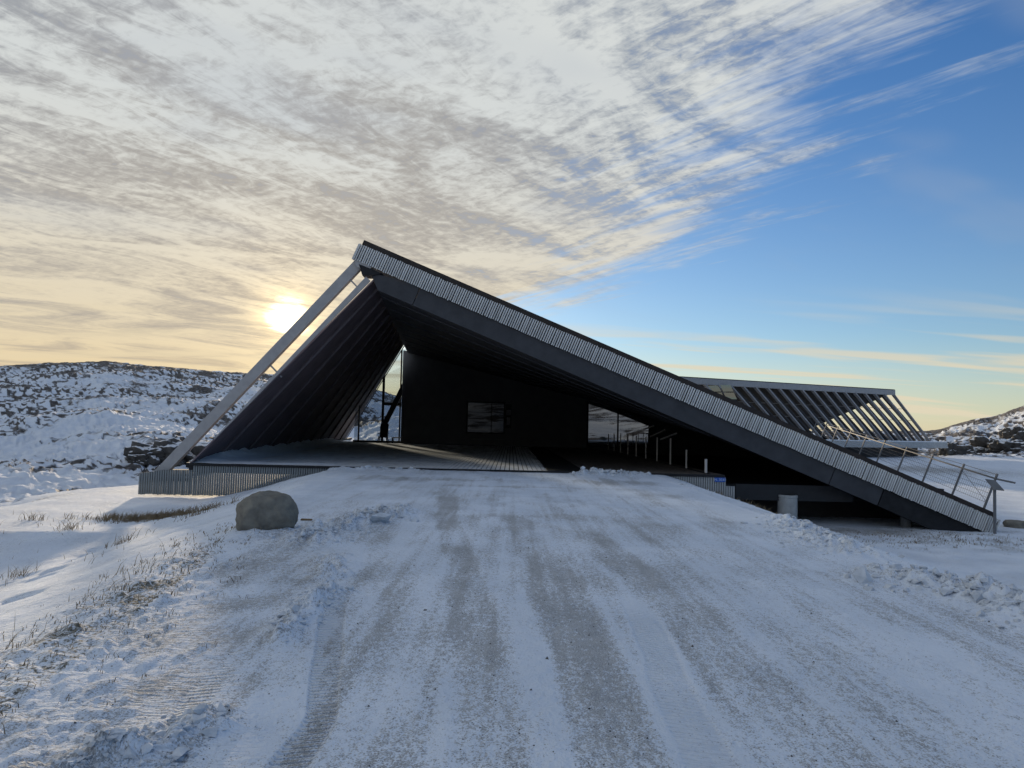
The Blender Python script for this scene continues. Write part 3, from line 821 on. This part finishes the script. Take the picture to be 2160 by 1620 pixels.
# black wall at the back of the porch, rounded at its left end
YW = 54.0
path = [(-6.2, YW + 6)]
xw0 = at(846, 900, YW + 1.3).x
for i in range(9):
    an = math.pi + i / 8 * math.pi / 2
    path.append((xw0 + 1.3 + 1.3 * math.cos(an), YW + 1.3 + 1.3 * math.sin(an)))
xw1 = at(1237, 945, YW).x
for i in range(1, 12): path.append((xw0 + 1.3 + (xw1 - xw0 - 1.3) * i / 11, YW))
path.append((xw1, YW + 6))
wall = MB(); wall.grid([[(x, y, -.05) for x, y in path], [(x, y, solve_soffit_z(x, y) + .12) for x, y in path]])
for f in []: pass
wo = wall.build('back_wall', M['back_wall'], B, fix=False)
wo.data.polygons.foreach_set('use_smooth', [i < 10 for i in range(len(wo.data.polygons))])
# window in it
def wall_rect(x0, y0, x1, y1, Y): 
    a = at(x0, y1, Y); b = at(x1, y0, Y); return a.x, b.x, a.z, b.z
wx0, wx1, wz0, wz1 = wall_rect(986, 851, 1063, 911, YW)
wn = MB()
for q in ((wx0 - .1, wx1 + .1, wz0 - .1, wz0), (wx0 - .1, wx1 + .1, wz1, wz1 + .1), (wx0 - .1, wx0, wz0, wz1), (wx1, wx1 + .1, wz0, wz1)):
    wn.box(q[0], q[1], YW - .1, YW - .02, q[2], q[3])
win = wn.build('window', M['dark'], B)
MB().box(wx0 + (wx1 - wx0) * .66 - .03, wx0 + (wx1 - wx0) * .66 + .03, YW - .09, YW - .05, wz0, wz1).build('mullion', M['dark'], win)
MB().box(wx0, wx1, YW - .045, YW - .03, wz0, wz1).build('pane', M['glass_dim'], win)
MB().box(wx0 + .3, wx1 + .05, YW - .16, YW - .02, wz0 - .55, wz0 - .47).build('sill', M['concrete_dark'], win)
nx0, nx1, nz0, nz1 = wall_rect(1066, 853, 1079, 903, YW)
nb = MB().box(nx0, nx1, YW - .08, YW - .02, nz0, nz1).build('notice_board', M['dark'], B)
MB().box(nx0 + .05, nx1 - .03, YW - .09, YW - .081, nz0 + .95, nz0 + 1.35).build('notice', M['poster'], nb)
MB().box(nx0 + .08, nx1 - .08, YW - .09, YW - .081, nz0 + .25, nz0 + .8).build('notice', M['poster'], nb)
MB().box(nx0 + .05, nx1 - .03, YW - .09, YW - .081, nz0 + 1.5, nz1 - .05).build('notice', M['dark_wall'], nb)

# glazing turned a little towards the approach
ga = math.radians(10.0)
def gl_y(x): return YW + .9 - (x - xw1) * math.tan(ga)
gxs = [xw1 + .1 + 2.25 * i for i in range(3)]
gw = MB()
for x in gxs: gw.box(x - .05, x + .05, gl_y(x) - .07, gl_y(x) + .09, 0, solve_soffit_z(x, gl_y(x)) + .05)
gw.prism([(gxs[0], gl_y(gxs[0]) - .06, 0), (gxs[-1], gl_y(gxs[-1]) - .06, 0), (gxs[-1], gl_y(gxs[-1]) + .06, 0), (gxs[0], gl_y(gxs[0]) + .06, 0)], (0, 0, .1))
gwo = gw.build('glass_wall', M['dark'], B)
for a, b in zip(gxs[:-1], gxs[1:]):
    a += .055; b -= .055
    MB().prism([(a, gl_y(a), .1), (b, gl_y(b), .1), (b, gl_y(b), solve_soffit_z(b, gl_y(b)) + .03), (a, gl_y(a), solve_soffit_z(a, gl_y(a)) + .03)], (0, .03, 0)).build('pane', M['glass'], gwo)
# black walls closing the low side of the building
iw = MB(); ixs = [gxs[-1] + .06, gxs[-1] + 3.5, gxs[-1] + 7.5]
iw.grid([[(x, gl_y(x), -.4) for x in ixs], [(x, gl_y(x), solve_soffit_z(x, gl_y(x)) + .1) for x in ixs]])
iw.build('inner_wall', M['dark_wall'], B, fix=False)
cw = MB(); cpts = [soffit(.955, y) for y in (4.0, 12, 20, 28, 36, 44)]
cw.grid([[(p.x, p.y, -3.0) for p in cpts], [(p.x, p.y, p.z + .1) for p in cpts]])
cw.build('low_wall', M['dark_wall'], B, fix=False)
rw = MB(); rxs = [xw1 + .2 + 1.9 * i for i in range(11)]
rw.grid([[(x, 58.5, -3.0) for x in rxs], [(x, 58.5, solve_soffit_z(x, 58.5) + .1) for x in rxs]])
rw.build('rear_wall', M['dark_wall'], B, fix=False)
# screen between the facade and the round wall end, with door frame and brace
YG = 56.0
gx0 = at(745, 920, YG).x; gx1 = at(850, 920, YG).x
gs = MB()
for px_, w in ((756, .1), (806, .16), (842, .1)): 
    x = at(px_, 920, YG).x; gs.box(x - w / 2, x + w / 2, YG - .1, YG + .1, 0, 7.1)
gs.box(at(806, 900, YG).x, at(845, 900, YG).x, YG - .09, YG + .09, at(820, 855, YG).z, at(820, 849, YG).z)
gs.box(gx0, gx1, YG - .08, YG + .08, 0, .15)
gso = gs.build('entrance_screen', M['dark'], B)
cuts = [(746, 756), (756, 806), (806, 842), (842, 853)]
for a, b in cuts:
    xa, xb = at(a, 900, YG).x + .06, at(b, 900, YG).x - .06
    MB().box(xa, xb, YG, YG + .03, .15, 7.15).build('pane', M['clear_glass'], gso)
MB().beam(at(853, 812, YG - .5), at(806, 905, YG - .5), .38, .2, (0, 1, 0)).build('brace', M['dark_wall'], B)

# pale steel bars in place of unidentified thin streaks below the soffit
for a, b, y0, y1 in (((1372, 921), (1402, 907), 41.0, 39.0), ((1393, 927), (1427, 914), 36.5, 35.0), ((1361, 905), (1379, 898), 46.0, 45.0)):
    MB().tube(at(*a, y0), at(*b, y1), .045, 6).build('pale_bar', M['white_steel'], B)

# posts along the right edge of the deck
pd = MB().box(6.5, 6.62, YF + .3, YW - 1, -.028, .014).build('railing_base', M['dark'], B)
for k in range(10):
    y = 24.75 + 2.75 * k; hgt = (.47, .70)[k] if k < 2 else 1.08
    x = 6.56
    MB().tube((x, y, .0), (x, y, hgt), .045 if k == 0 else .032, 8).build('railing_post', M['white_steel'], pd)

# railing on the roof
def rail_pt(y): return Vector((15.70 + .245 * (y - 24.5), y, -.90 + .066 * (y - 24.5)))
ry = [24.45, 27.4, 30.9, 34.6, 38.5, 42.5, 46.6, 50.8, 55, 59.3]
PN = Vector((NRM.x, 0, NRM.z)).normalized()
hr = MB()
for a, b in zip(ry[:-1], ry[1:]): hr.tube(rail_pt(a) + PN * 1.02 + Vector((0, -.06, 0)), rail_pt(b) + PN * 1.02 + Vector((0, -.06, 0)), .03, 6)
hr.tube(rail_pt(24.45) + PN * 1.02 + Vector((.42, -.35, -.10)), rail_pt(24.45) + PN * 1.02 + Vector((0, -.06, 0)), .03, 6)
rail = hr.build('roof_railing', M['steel'], B)
for y in ry: MB().beam(rail_pt(y) - PN * .25, rail_pt(y) + PN * 1.20, .055, .055, (0, 1, 0)).build('post', M['steel'], rail)
for hh in (1.17, .82, .66, .50, .34, .18):
    w = MB()
    for a, b in zip(ry[:-1], ry[1:]): w.tube(rail_pt(a) + PN * hh, rail_pt(b) + PN * hh, .006 if hh < 1 else .010, 4)
    w.build('wire', M['steel'], rail)
w = MB()
for i, (a, b) in enumerate(zip(ry[:-1], ry[1:])):
    n = 16
    for j in range(1, n):
        y = a + (b - a) * j / n; w.tube(rail_pt(y) + PN * .15, rail_pt(y) + PN * .84, .004, 3, caps=False)
tag(w.build('wire_mesh', M['steel'], rail, fix=False), kind='stuff')
MB().tube(rail_pt(24.45) + PN * .2, rail_pt(27.4) + PN * .95, .008, 5).build('stay_cable', M['steel'], rail)

# the far wing: ridge fascia, raking frames and the roof falling away behind them
W0t = at(1425, 794, 74.0); W1t = at(1884, 822, 90.0)
ft = (W1t - W0t).normalized()
fside = Vector((ft.y, -ft.x, 0)).normalized()             # towards the viewer
rear = MB()
slope_r = at(1676, 922, 114.0) - at(1880, 834, 90.4)
c0 = W0t + Vector((0, .3, -.45)); c1 = W1t + Vector((-.1, .3, -.45))
rear.prism([c0, c1, c1 + slope_r, c0 + slope_r], (0, .05, .45))
rro = rear.build('rear_roof', M['dark'], B)
fbd = MB().beam(W0t - Vector((0, 0, .36)), W1t + ft * .2 - Vector((0, 0, .36)), .30, .62, (0, 0, 1)).build('fascia_board', M['grey_steel'], rro)
MB().beam(W0t + Vector((0, 0, .0)), W1t + ft * .12, .34, .06, (0, 0, 1)).build('capping', M['dark'], rro)
Eb = at(1960, 928, 92.5)
off = Eb - (W1t - Vector((0, 0, .65)))
NR = 18
for k in range(NR):
    s = 1 - k * 23.0 / 440
    pt = W0t.lerp(W1t, s) - Vector((0, 0, .62)); pb = pt + off
    pb.z = Eb.z - .15
    o = MB().beam(pt, pb, .17, .34, tuple(ft.cross(off))).build('rib', M['rib'], B)
    # inner member of the pair, darker, with a row of service holes
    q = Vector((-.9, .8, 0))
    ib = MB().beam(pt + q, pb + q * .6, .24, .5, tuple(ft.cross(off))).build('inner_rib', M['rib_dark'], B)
    if k % 1 == 0:
        for j in (.3, .55, .8):
            p = pt.lerp(pb, j); MB().beam(p, p + q * .8, .05, .05, (0, 0, 1)).build('spacer', M['rib'], o)
ls = Eb - ft * 34 + fside * .5; le = Eb + ft * 1.6 + fside * .5
MB().beam(Vector((ls.x, ls.y, Eb.z - .62)), Vector((le.x, le.y, Eb.z - .62)), 1.7, .72, (0, 0, 1)).build('ledge', M['concrete'], B)
MB().beam(Vector((ls.x, ls.y, Eb.z - .22)), Vector((le.x, le.y, Eb.z - .22)), 1.6, .12, (0, 0, 1)).build('snow_cover', M['snow'], B)
MB().beam(Vector((ls.x, ls.y + .6, Eb.z - 1.5)), Vector((le.x - 3, le.y + .6, Eb.z - 1.5)), .8, 1.6, (0, 0, 1)).build('foundation_wall', M['dark_wall'], B)
for a, b in ((1493, 1515), (1519, 1541)):
    for y0, y1 in ((812, 826), (828, 842)):
        Yp = 76.6
        P = [at(a + (y1 - 812) * .45, y1, Yp), at(b + (y1 - 812) * .45, y1, Yp), at(b + (y0 - 812) * .45, y0, Yp), at(a + (y0 - 812) * .45, y0, Yp)]
        MB().prism(P, (0, .05, 0)).build('rooflight', M['glass'], B)

# ------------------------------------------------------------------ things on and round the deck
mt = MB(); m0x, m1x = 1.22, 2.44
mt.box(m0x, m1x, YF + .12, 50.5, .006, .022)
o = mt.build('entrance_mat', M['mat']); tag(o, 'long black entrance mat laid across the deck boards to the porch', 'mat')

# snow blown over the left of the deck
def deck_snow():
    xs = np.linspace(-13.4, -1.5, 120); ys = np.concatenate([np.linspace(YF + .03, 30, 60), np.linspace(30.3, 56, 70)])
    X, Y = np.meshgrid(xs, ys); base = FB0.x - .109 * (Y - YF)
    d = X - base
    Z = .30 * np.exp(-((d - .1) / .75) ** 2) * (1 + .7 * fbm(X / .6, Y / 1.5, 4, 501)) * sm(24.0, 27, Y) + .030 * sm(3.4, .9, d) - .031 + .035 * fbm(X / .9, Y / 2.0, 4, 511)
    Z = Z + .05 * np.exp(-((Y - 25.0) / .8) ** 2) * sm(7.5, 3.5, d) - .06 * sm(3.5, 8.0, d)
    Z = np.where(d < .02, np.maximum(Z, .0), Z)
    Z = Z - .06 * sm(-2.2, -1.5, X)
    rows = [[(float(X[i, j]), float(Y[i, j]), float(Z[i, j])) for j in range(X.shape[1]) if True] for i in range(X.shape[0])]
    mb = MB()
    keep = d > -.12
    idx = -np.ones(X.shape, int)
    for i in range(X.shape[0]):
        for j in range(X.shape[1]):
            if keep[i, j]: idx[i, j] = len(mb.v); mb.v.append(rows[i][j])
    for i in range(X.shape[0] - 1):
        for j in range(X.shape[1] - 1):
            q = (idx[i, j], idx[i, j + 1], idx[i + 1, j + 1], idx[i + 1, j])
            if min(q) >= 0: mb.f.append(q)
    o = mb.build('snow_drift', M['snow'], smooth=True, fix=False)
    tag(o, 'snow drifted along the sloping facade on the left of the deck', 'snow', kind='stuff')
deck_snow()

def rock_mesh(name, mat, size, seed, rough=.18, sub=4, flat=.0, power=2.6):
    bm = bmesh.new(); bmesh.ops.create_icosphere(bm, subdivisions=sub, radius=1.0)
    P = np.array([v.co[:] for v in bm.verts])
    k = (np.abs(P) ** power).sum(1) ** (-1 / power); Q = P * k[:, None]
    fine_ = fbm(P[:, 0] * 4 + P[:, 2] * 3 + seed, P[:, 1] * 4 - P[:, 2] * 2.5, 3, seed + 9)
    n = .22 * fine_ + fbm(P[:, 0] * 1.1 + seed * 3.1, P[:, 1] * 1.1 + P[:, 2] * .9 + seed, 3, seed) + .5 * fbm(P[:, 2] * 2.1 + seed, P[:, 0] * 2.0 - P[:, 1] * 1.4, 3, seed + 5)
    Q = Q * (1 + rough * n[:, None])
    Q[:, 2] = np.where(Q[:, 2] < -.55, -.55 + (Q[:, 2] + .55) * .35, Q[:, 2])
    for v, q in zip(bm.verts, Q): v.co = (q[0] * size[0], q[1] * size[1], q[2] * size[2])
    me = bpy.data.meshes.new(name); bm.to_mesh(me); bm.free()
    me.polygons.foreach_set('use_smooth', [True] * len(me.polygons)); me.materials.append(mat)
    return me
def place_rock(name, px, py, Y, w, hgt, dep, seed, mat, label, cat, rough=.18, rz=0., lift=.36, power=2.6, sub=4):
    p = at(px, py, Y); z = ground_z(p.x, p.y)
    o = link(name, rock_mesh(name, mat, (w / 2, dep / 2, hgt / 1.5), seed, rough, sub, power=power))
    o.location = (p.x, p.y, z + hgt * lift); o.rotation_euler = (0, 0, rz)
    tag(o, label, cat); return o
bo = place_rock('boulder', 562, 1112, 10.3, .81, .50, .70, 3, M['boulder'], 'large rounded grey boulder at the left edge of the road', 'boulder', .13, .25, .31, 2.3, 5)
# rock outcrops (several blocks each)
def outcrop(name, specs, label):
    vs, fs = [], []
    for (px, py, Y, w, hgt, dep, seed) in specs:
        p = at(px, py, Y); z = ground_z(p.x, p.y)
        me = rock_mesh('tmp', None, (w / 2, dep / 2, hgt / 1.5), seed, .55, 5, power=5.0)
        k = len(vs); vs += [(v.co.x + p.x, v.co.y + p.y, v.co.z + z + hgt * .2) for v in me.vertices]; fs += [tuple(k + i for i in f.vertices) for f in me.polygons]
        bpy.data.meshes.remove(me)
    me = bpy.data.meshes.new(name); me.from_pydata(vs, [], fs); me.polygons.foreach_set('use_smooth', [True] * len(me.polygons)); me.materials.append(M['rock_snow'])
    o = link(name, me); tag(o, label, 'rock'); return o
outcrop('rock_outcrop', [(315, 940, 66, 3.0, 1.5, 2.4, 11), (350, 935, 67, 3.4, 1.9, 2.6, 12), (400, 925, 69, 4.6, 1.9, 3, 13), (445, 925, 70, 4.0, 1.7, 3, 14), (300, 945, 65, 1.8, .8, 1.4, 15), (480, 935, 70, 3.0, 1.2, 2, 16)], 'dark snow-dusted rock outcrop on the slope behind the raking beam')
outcrop('rock_outcrop', [(2003, 952, 96, 2.5, 2.0, 2.2, 21), (2018, 958, 96, 1.5, 1.2, 1.6, 22), (2040, 945, 99, 3.2, 1.2, 2, 23)], 'dark block of rock beside the end of the far wing')
outcrop('rock_outcrop', [(2095, 955, 100, 4.6, 2.0, 3, 31), (2130, 962, 97, 4.0, 1.7, 3, 32), (2070, 962, 99, 2.5, 1.0, 2, 33), (2155, 945, 104, 4.0, 2.4, 3, 34)], 'brown rock outcrop at the foot of the hill on the right')
place_rock('flat_rock', 2150, 1103, 25.5, 1.0, .26, .6, 41, M['boulder'], 'flat dark stone in the snow right of the roof toe', 'rock', .2, .1, .22, 3.0)

# concrete bin under the roof
bp_ = at(1661, 1101, 24.85); bz = ground_z(bp_.x, bp_.y)
bn = empty('concrete_bin', (bp_.x, bp_.y, bz)); tag(bn, 'pale grey cylindrical concrete bin standing under the sloping roof', 'bin')
def lathe(prof, n=32):
    mb = MB(); 
    for r, z in prof:
        mb.v += [(bp_.x + r * math.cos(2 * math.pi * i / n), bp_.y + r * math.sin(2 * math.pi * i / n), bz + z) for i in range(n)]
    for k in range(len(prof) - 1):
        for i in range(n): mb.f.append((k * n + i, k * n + (i + 1) % n, (k + 1) * n + (i + 1) % n, (k + 1) * n + i))
    return mb
hb_ = 1.0
b1 = lathe([(.31, -.25), (.315, .5), (.315, hb_ - .10), (.30, hb_ - .09)]).build('drum', M['concrete'], bn, smooth=False, fix=False)
lathe([(.30, hb_ - .088), (.325, hb_ - .08), (.325, hb_ - .015), (.31, hb_), (.25, hb_), (.24, hb_ - .02), (.24, hb_ - .3), (.0, hb_ - .3)]).build('rim', M['concrete'], bn, fix=False)

# number plate on the skirting
pl = empty('number_plate', at(1519, 1011, YF - .03)); tag(pl, 'small blue house number plate on the slatted skirting at the deck corner', 'sign')
q0, q1 = at(1507.5, 1016, YF - .03), at(1530, 1008, YF - .03)
pb_ = MB().box(q0.x, q1.x, YF - .035, YF - .02, q0.z - .005, q1.z + .005).build('plate', M['blue'], pl)
fc = bpy.data.curves.new('lettering', 'FONT'); fc.body = 'N. 3030'; fc.size = .115; fc.align_x = 'CENTER'; fc.align_y = 'CENTER'; fc.extrude = .001
fo = bpy.data.objects.new('tmp_text', fc); COL.objects.link(fo)
dg = bpy.context.evaluated_depsgraph_get(); tm = bpy.data.meshes.new_from_object(fo.evaluated_get(dg)); bpy.data.objects.remove(fo)
tm.materials.clear(); tm.materials.append(M['letter'])
tx = link('lettering', tm, pl); tx.location = ((q0.x + q1.x) / 2, YF - .0385, (q0.z + q1.z) / 2); tx.rotation_euler = (math.pi / 2, 0, 0)

# lectern sign beside the toe of the roof
lp = at(2098, 1091, 23.75)
le_ = empty('information_lectern', (lp.x, lp.y, ground_z(lp.x, lp.y))); tag(le_, 'dark information lectern on a single post by the toe of the roof', 'sign')
lt = at(2098, 1030, 23.75)
MB().beam((lp.x, lp.y, ground_z(lp.x, lp.y) - .2), lt + Vector((0, 0, .02)), .065, .065, (0, 1, 0)).build('post', M['steel'], le_)
P4 = [at(2078, 1010, 23.95), at(2099, 1013, 23.95), at(2118, 1033.5, 23.6), at(2096, 1031, 23.6)]
MB().prism(P4, (0, -.01, -.03)).build('panel', M['concrete_dark'], le_)

# chair and bench in front of the entrance screen
def chair(px, py, Y):
    p = at(px, py, Y); r = empty('porch_chair', (p.x, p.y, 0)); tag(r, 'dark high-backed wooden chair standing before the entrance glazing', 'chair')
    x, y = p.x, p.y
    MB().box(x - .32, x + .32, y - .3, y + .3, .42, .50).build('seat', M['dark'], r)
    MB().prism([(x - .32, y + .25, .45), (x + .32, y + .25, .45), (x + .30, y + .48, 1.45), (x - .30, y + .48, 1.45)], (0, .05, 0)).build('backrest', M['dark'], r)
    for sx in (-1, 1):
        for sy in (-1, 1): MB().beam((x + sx * .27, y + sy * .25, .45), (x + sx * .38, y + sy * .33, 0), .07, .07, (0, 1, 0)).build('leg', M['dark'], r)
        MB().box(x + sx * .34 - .03, x + sx * .34 + .03, y - .3, y + .3, .66, .71).build('armrest', M['dark'], r)
chair(808, 926, 54.6)
p = at(838, 926, 54.9)
bn2 = empty('porch_bench', (p.x, p.y, 0)); tag(bn2, 'low dark bench tucked against the rounded end of the black wall', 'bench')
MB().box(p.x - .38, p.x + .45, p.y - .2, p.y + .2, .38, .46).build('seat', M['rib'], bn2)
for sx in (-.33, .40): MB().box(p.x + sx - .04, p.x + sx + .04, p.y - .18, p.y + .18, 0, .38).build('leg', M['dark'], bn2)

# scrap of board beside the boulder
p = at(646, 1094, 11.6); z = ground_z(p.x, p.y)
o = MB().quadbox([(-.09, -.03, -.02), (.08, -.02, -.015), (.10, .02, -.015), (-.07, .03, -.02), (-.08, -.03, .006), (.08, -.015, .010), (.09, .02, .012), (-.06, .025, .006)]).build('board_scrap', M['wood'])
o.location = (p.x, p.y, z + .02); o.rotation_euler = (0, .1, .3); tag(o, 'small broken scrap of brown board lying beside the boulder', 'board')

# ------------------------------------------------------------------ clods, grit and dry grass
def scatter_clods():
    verts, faces = [], []
    bm = bmesh.new(); bmesh.ops.create_icosphere(bm, subdivisions=1, radius=1.0)
    P = np.array([v.co[:] for v in bm.verts]); Fc = np.array([[v.index for v in f.verts] for f in bm.faces]); bm.free()
    segs = [([(4.25, 8.2), (4.75, 7.0), (4.7, 5.9), (4.45, 4.8)], .30, 800, .030), ([(4.9, 13.0), (4.75, 12.0), (4.6, 11.0), (4.5, 9.8)], .32, 420, .024),
            ([(4.9, 22.5), (5.2, 20.2), (5.0, 17.6)], .30, 60, .02), ([(2.3, 23.5), (3.0, 23.45), (4.1, 23.5)], .2, 200, .045), ([(-5.6, 23.5), (-4.4, 23.6), (-3.0, 23.55)], .2, 60, .028),
            ([(-1.62, 6.9), (-1.66, 6.2), (-1.62, 5.4)], .10, 260, .016), ([(-1.9, 12.8), (-2.3, 11.3), (-2.6, 9.6)], .24, 300, .028), ([(-1.55, 3.9), (-1.75, 3.55), (-2.0, 3.2)], .12, 260, .014),
            ([(6.9, 22.9), (7.3, 23.3), (7.9, 23.6)], .14, 50, .025)]
    xs, ys, rs = [], [], []
    for pts, w, n, r in segs:
        for _ in range(n):
            k = random.randrange(len(pts) - 1); t = random.random(); (ax, ay), (bx, by) = pts[k], pts[k + 1]
            xs.append(ax + (bx - ax) * t + random.gauss(0, w)); ys.append(ay + (by - ay) * t + random.gauss(0, w)); rs.append(r * random.lognormvariate(-.35, .55))
    xs, ys, rs = map(np.array, (xs, ys, rs)); ok = ys < 24.6
    xs, ys, rs = xs[ok], ys[ok], np.clip(rs[ok], .008, .13)
    z = terrain(xs, ys)[0]
    for x, y, zz, r in zip(xs, ys, z, rs):
        Q = P * np.clip(1 + .42 * rng.standard_normal((len(P), 1)), .4, 1.8) * r * np.array([random.uniform(.8, 1.4), random.uniform(.7, 1.2), random.uniform(.5, .85)])
        an = random.uniform(0, 6.28); c, s = math.cos(an), math.sin(an)
        Q = np.stack([Q[:, 0] * c - Q[:, 1] * s + x, Q[:, 0] * s + Q[:, 1] * c + y, Q[:, 2] + zz + r * .15], 1)
        k = len(verts); verts += Q.tolist(); faces += (Fc + k).tolist()
    me = bpy.data.meshes.new('snow_clods'); me.from_pydata(verts, [], faces); me.materials.append(M['dirty_snow'])
    o = link('snow_clods', me); tag(o, 'lumps of ploughed dirty snow along both edges of the road', 'snow', kind='stuff')
scatter_clods()
def scatter_grit():
    n = 3600
    y = 2.2 + 9 * rng.random(n) ** 1.7; x = rng.normal(.4, 1.5, n); ok = (x > -2.6) & (x < 4.2); x, y = x[ok], y[ok]
    h, _, dirt, *_ = terrain(x, y); keep = rng.random(len(x)) < np.clip(dirt * 1.2 + .08, 0, 1); x, y, h = x[keep], y[keep], h[keep]
    r = np.clip(.0036 * np.exp(rng.normal(0, .5, len(x))), .002, .018)
    T = np.array([(1, 0, -.4), (-.5, .87, -.4), (-.5, -.87, -.4), (.1, .1, .7)]); F4 = np.array([(0, 2, 1), (0, 1, 3), (1, 2, 3), (2, 0, 3)])
    V = []; Fs = []
    for i in range(len(x)):
        an = random.uniform(0, 6.28); c, s = math.cos(an), math.sin(an); Q = T * r[i] * rng.uniform(.7, 1.3, (4, 1))
        Q = np.stack([Q[:, 0] * c - Q[:, 1] * s + x[i], Q[:, 0] * s + Q[:, 1] * c + y[i], Q[:, 2] + h[i] + r[i] * .3], 1)
        k = len(V); V += Q.tolist(); Fs += (F4 + k).tolist()
    me = bpy.data.meshes.new('road_grit'); me.from_pydata(V, [], Fs); me.materials.append(M['stone_grit'])
    o = link('road_grit', me); tag(o, 'loose grit scattered over the snowy road', 'gravel', kind='stuff')
scatter_grit()
def scatter_grass():
    spots = []
    for _ in range(480):                                    # crest of the left bank
        y = 2.6 + 8.5 * random.random() ** 1.2; spots.append((xl(y) + random.gauss(-.05, .38), y, random.uniform(.012, .05), 3, .03))
    for _ in range(80):
        y = random.uniform(3.0, 9.5); spots.append((xl(y) - random.uniform(.2, .7), y, random.uniform(.07, .2), 1, .03))
    for _ in range(420): spots.append((random.gauss(-8.8, .8), random.gauss(18.3, .22), random.uniform(.05, .22), 4, .05))
    for _ in range(150):
        spots.append((random.uniform(-14, -6), random.uniform(11, 19.5), random.uniform(.05, .2), 1, .02))
    for cx, cy in ((-8.6, 13.2), (-7.6, 14.6), (-9.8, 16.5), (-6.8, 16.2), (-11.5, 18.0)):
        for _ in range(40): spots.append((random.gauss(cx, .16), random.gauss(cy, .12), random.uniform(.10, .28), 1, .02))
    for _ in range(500): spots.append((random.uniform(8.2, 17), random.gauss(22.0, .9), random.uniform(.02, .09), 3, .05))
    for _ in range(160): spots.append((random.uniform(5.5, 9.5), random.uniform(16, 22), random.uniform(.04, .14), 2, .04))
    xs = np.array([s[0] for s in spots], float); ys = np.array([s[1] for s in spots], float); z = terrain(xs, ys)[0]
    V, Fs = [], []
    for (x, y, hh, n, sp), zz in zip(spots, z):
        if y > 23.8: continue
        for _ in range(n):
            bx, by = x + random.gauss(0, sp), y + random.gauss(0, sp); w = random.uniform(.0012, .0026) * (1 + y / 9)
            lx_, ly_ = random.gauss(.3, .6) * hh, random.gauss(0, .5) * hh; h2 = hh * random.uniform(.6, 1.1)
            k = len(V)
            V += [(bx - w, by, zz - .02), (bx + w, by, zz - .02), (bx + lx_ * .4 + w * .7, by + ly_ * .4, zz + h2 * .6), (bx + lx_ * .4 - w * .7, by + ly_ * .4, zz + h2 * .6), (bx + lx_, by + ly_, zz + h2)]
            Fs += [(k, k + 1, k + 2, k + 3), (k + 3, k + 2, k + 4)]
    me = bpy.data.meshes.new('dry_grass'); me.from_pydata(V, [], Fs); me.materials.append(M['dry_grass'])
    o = link('dry_grass', me); tag(o, 'dry brown grass poking through the snow', 'grass', kind='stuff')
scatter_grass()
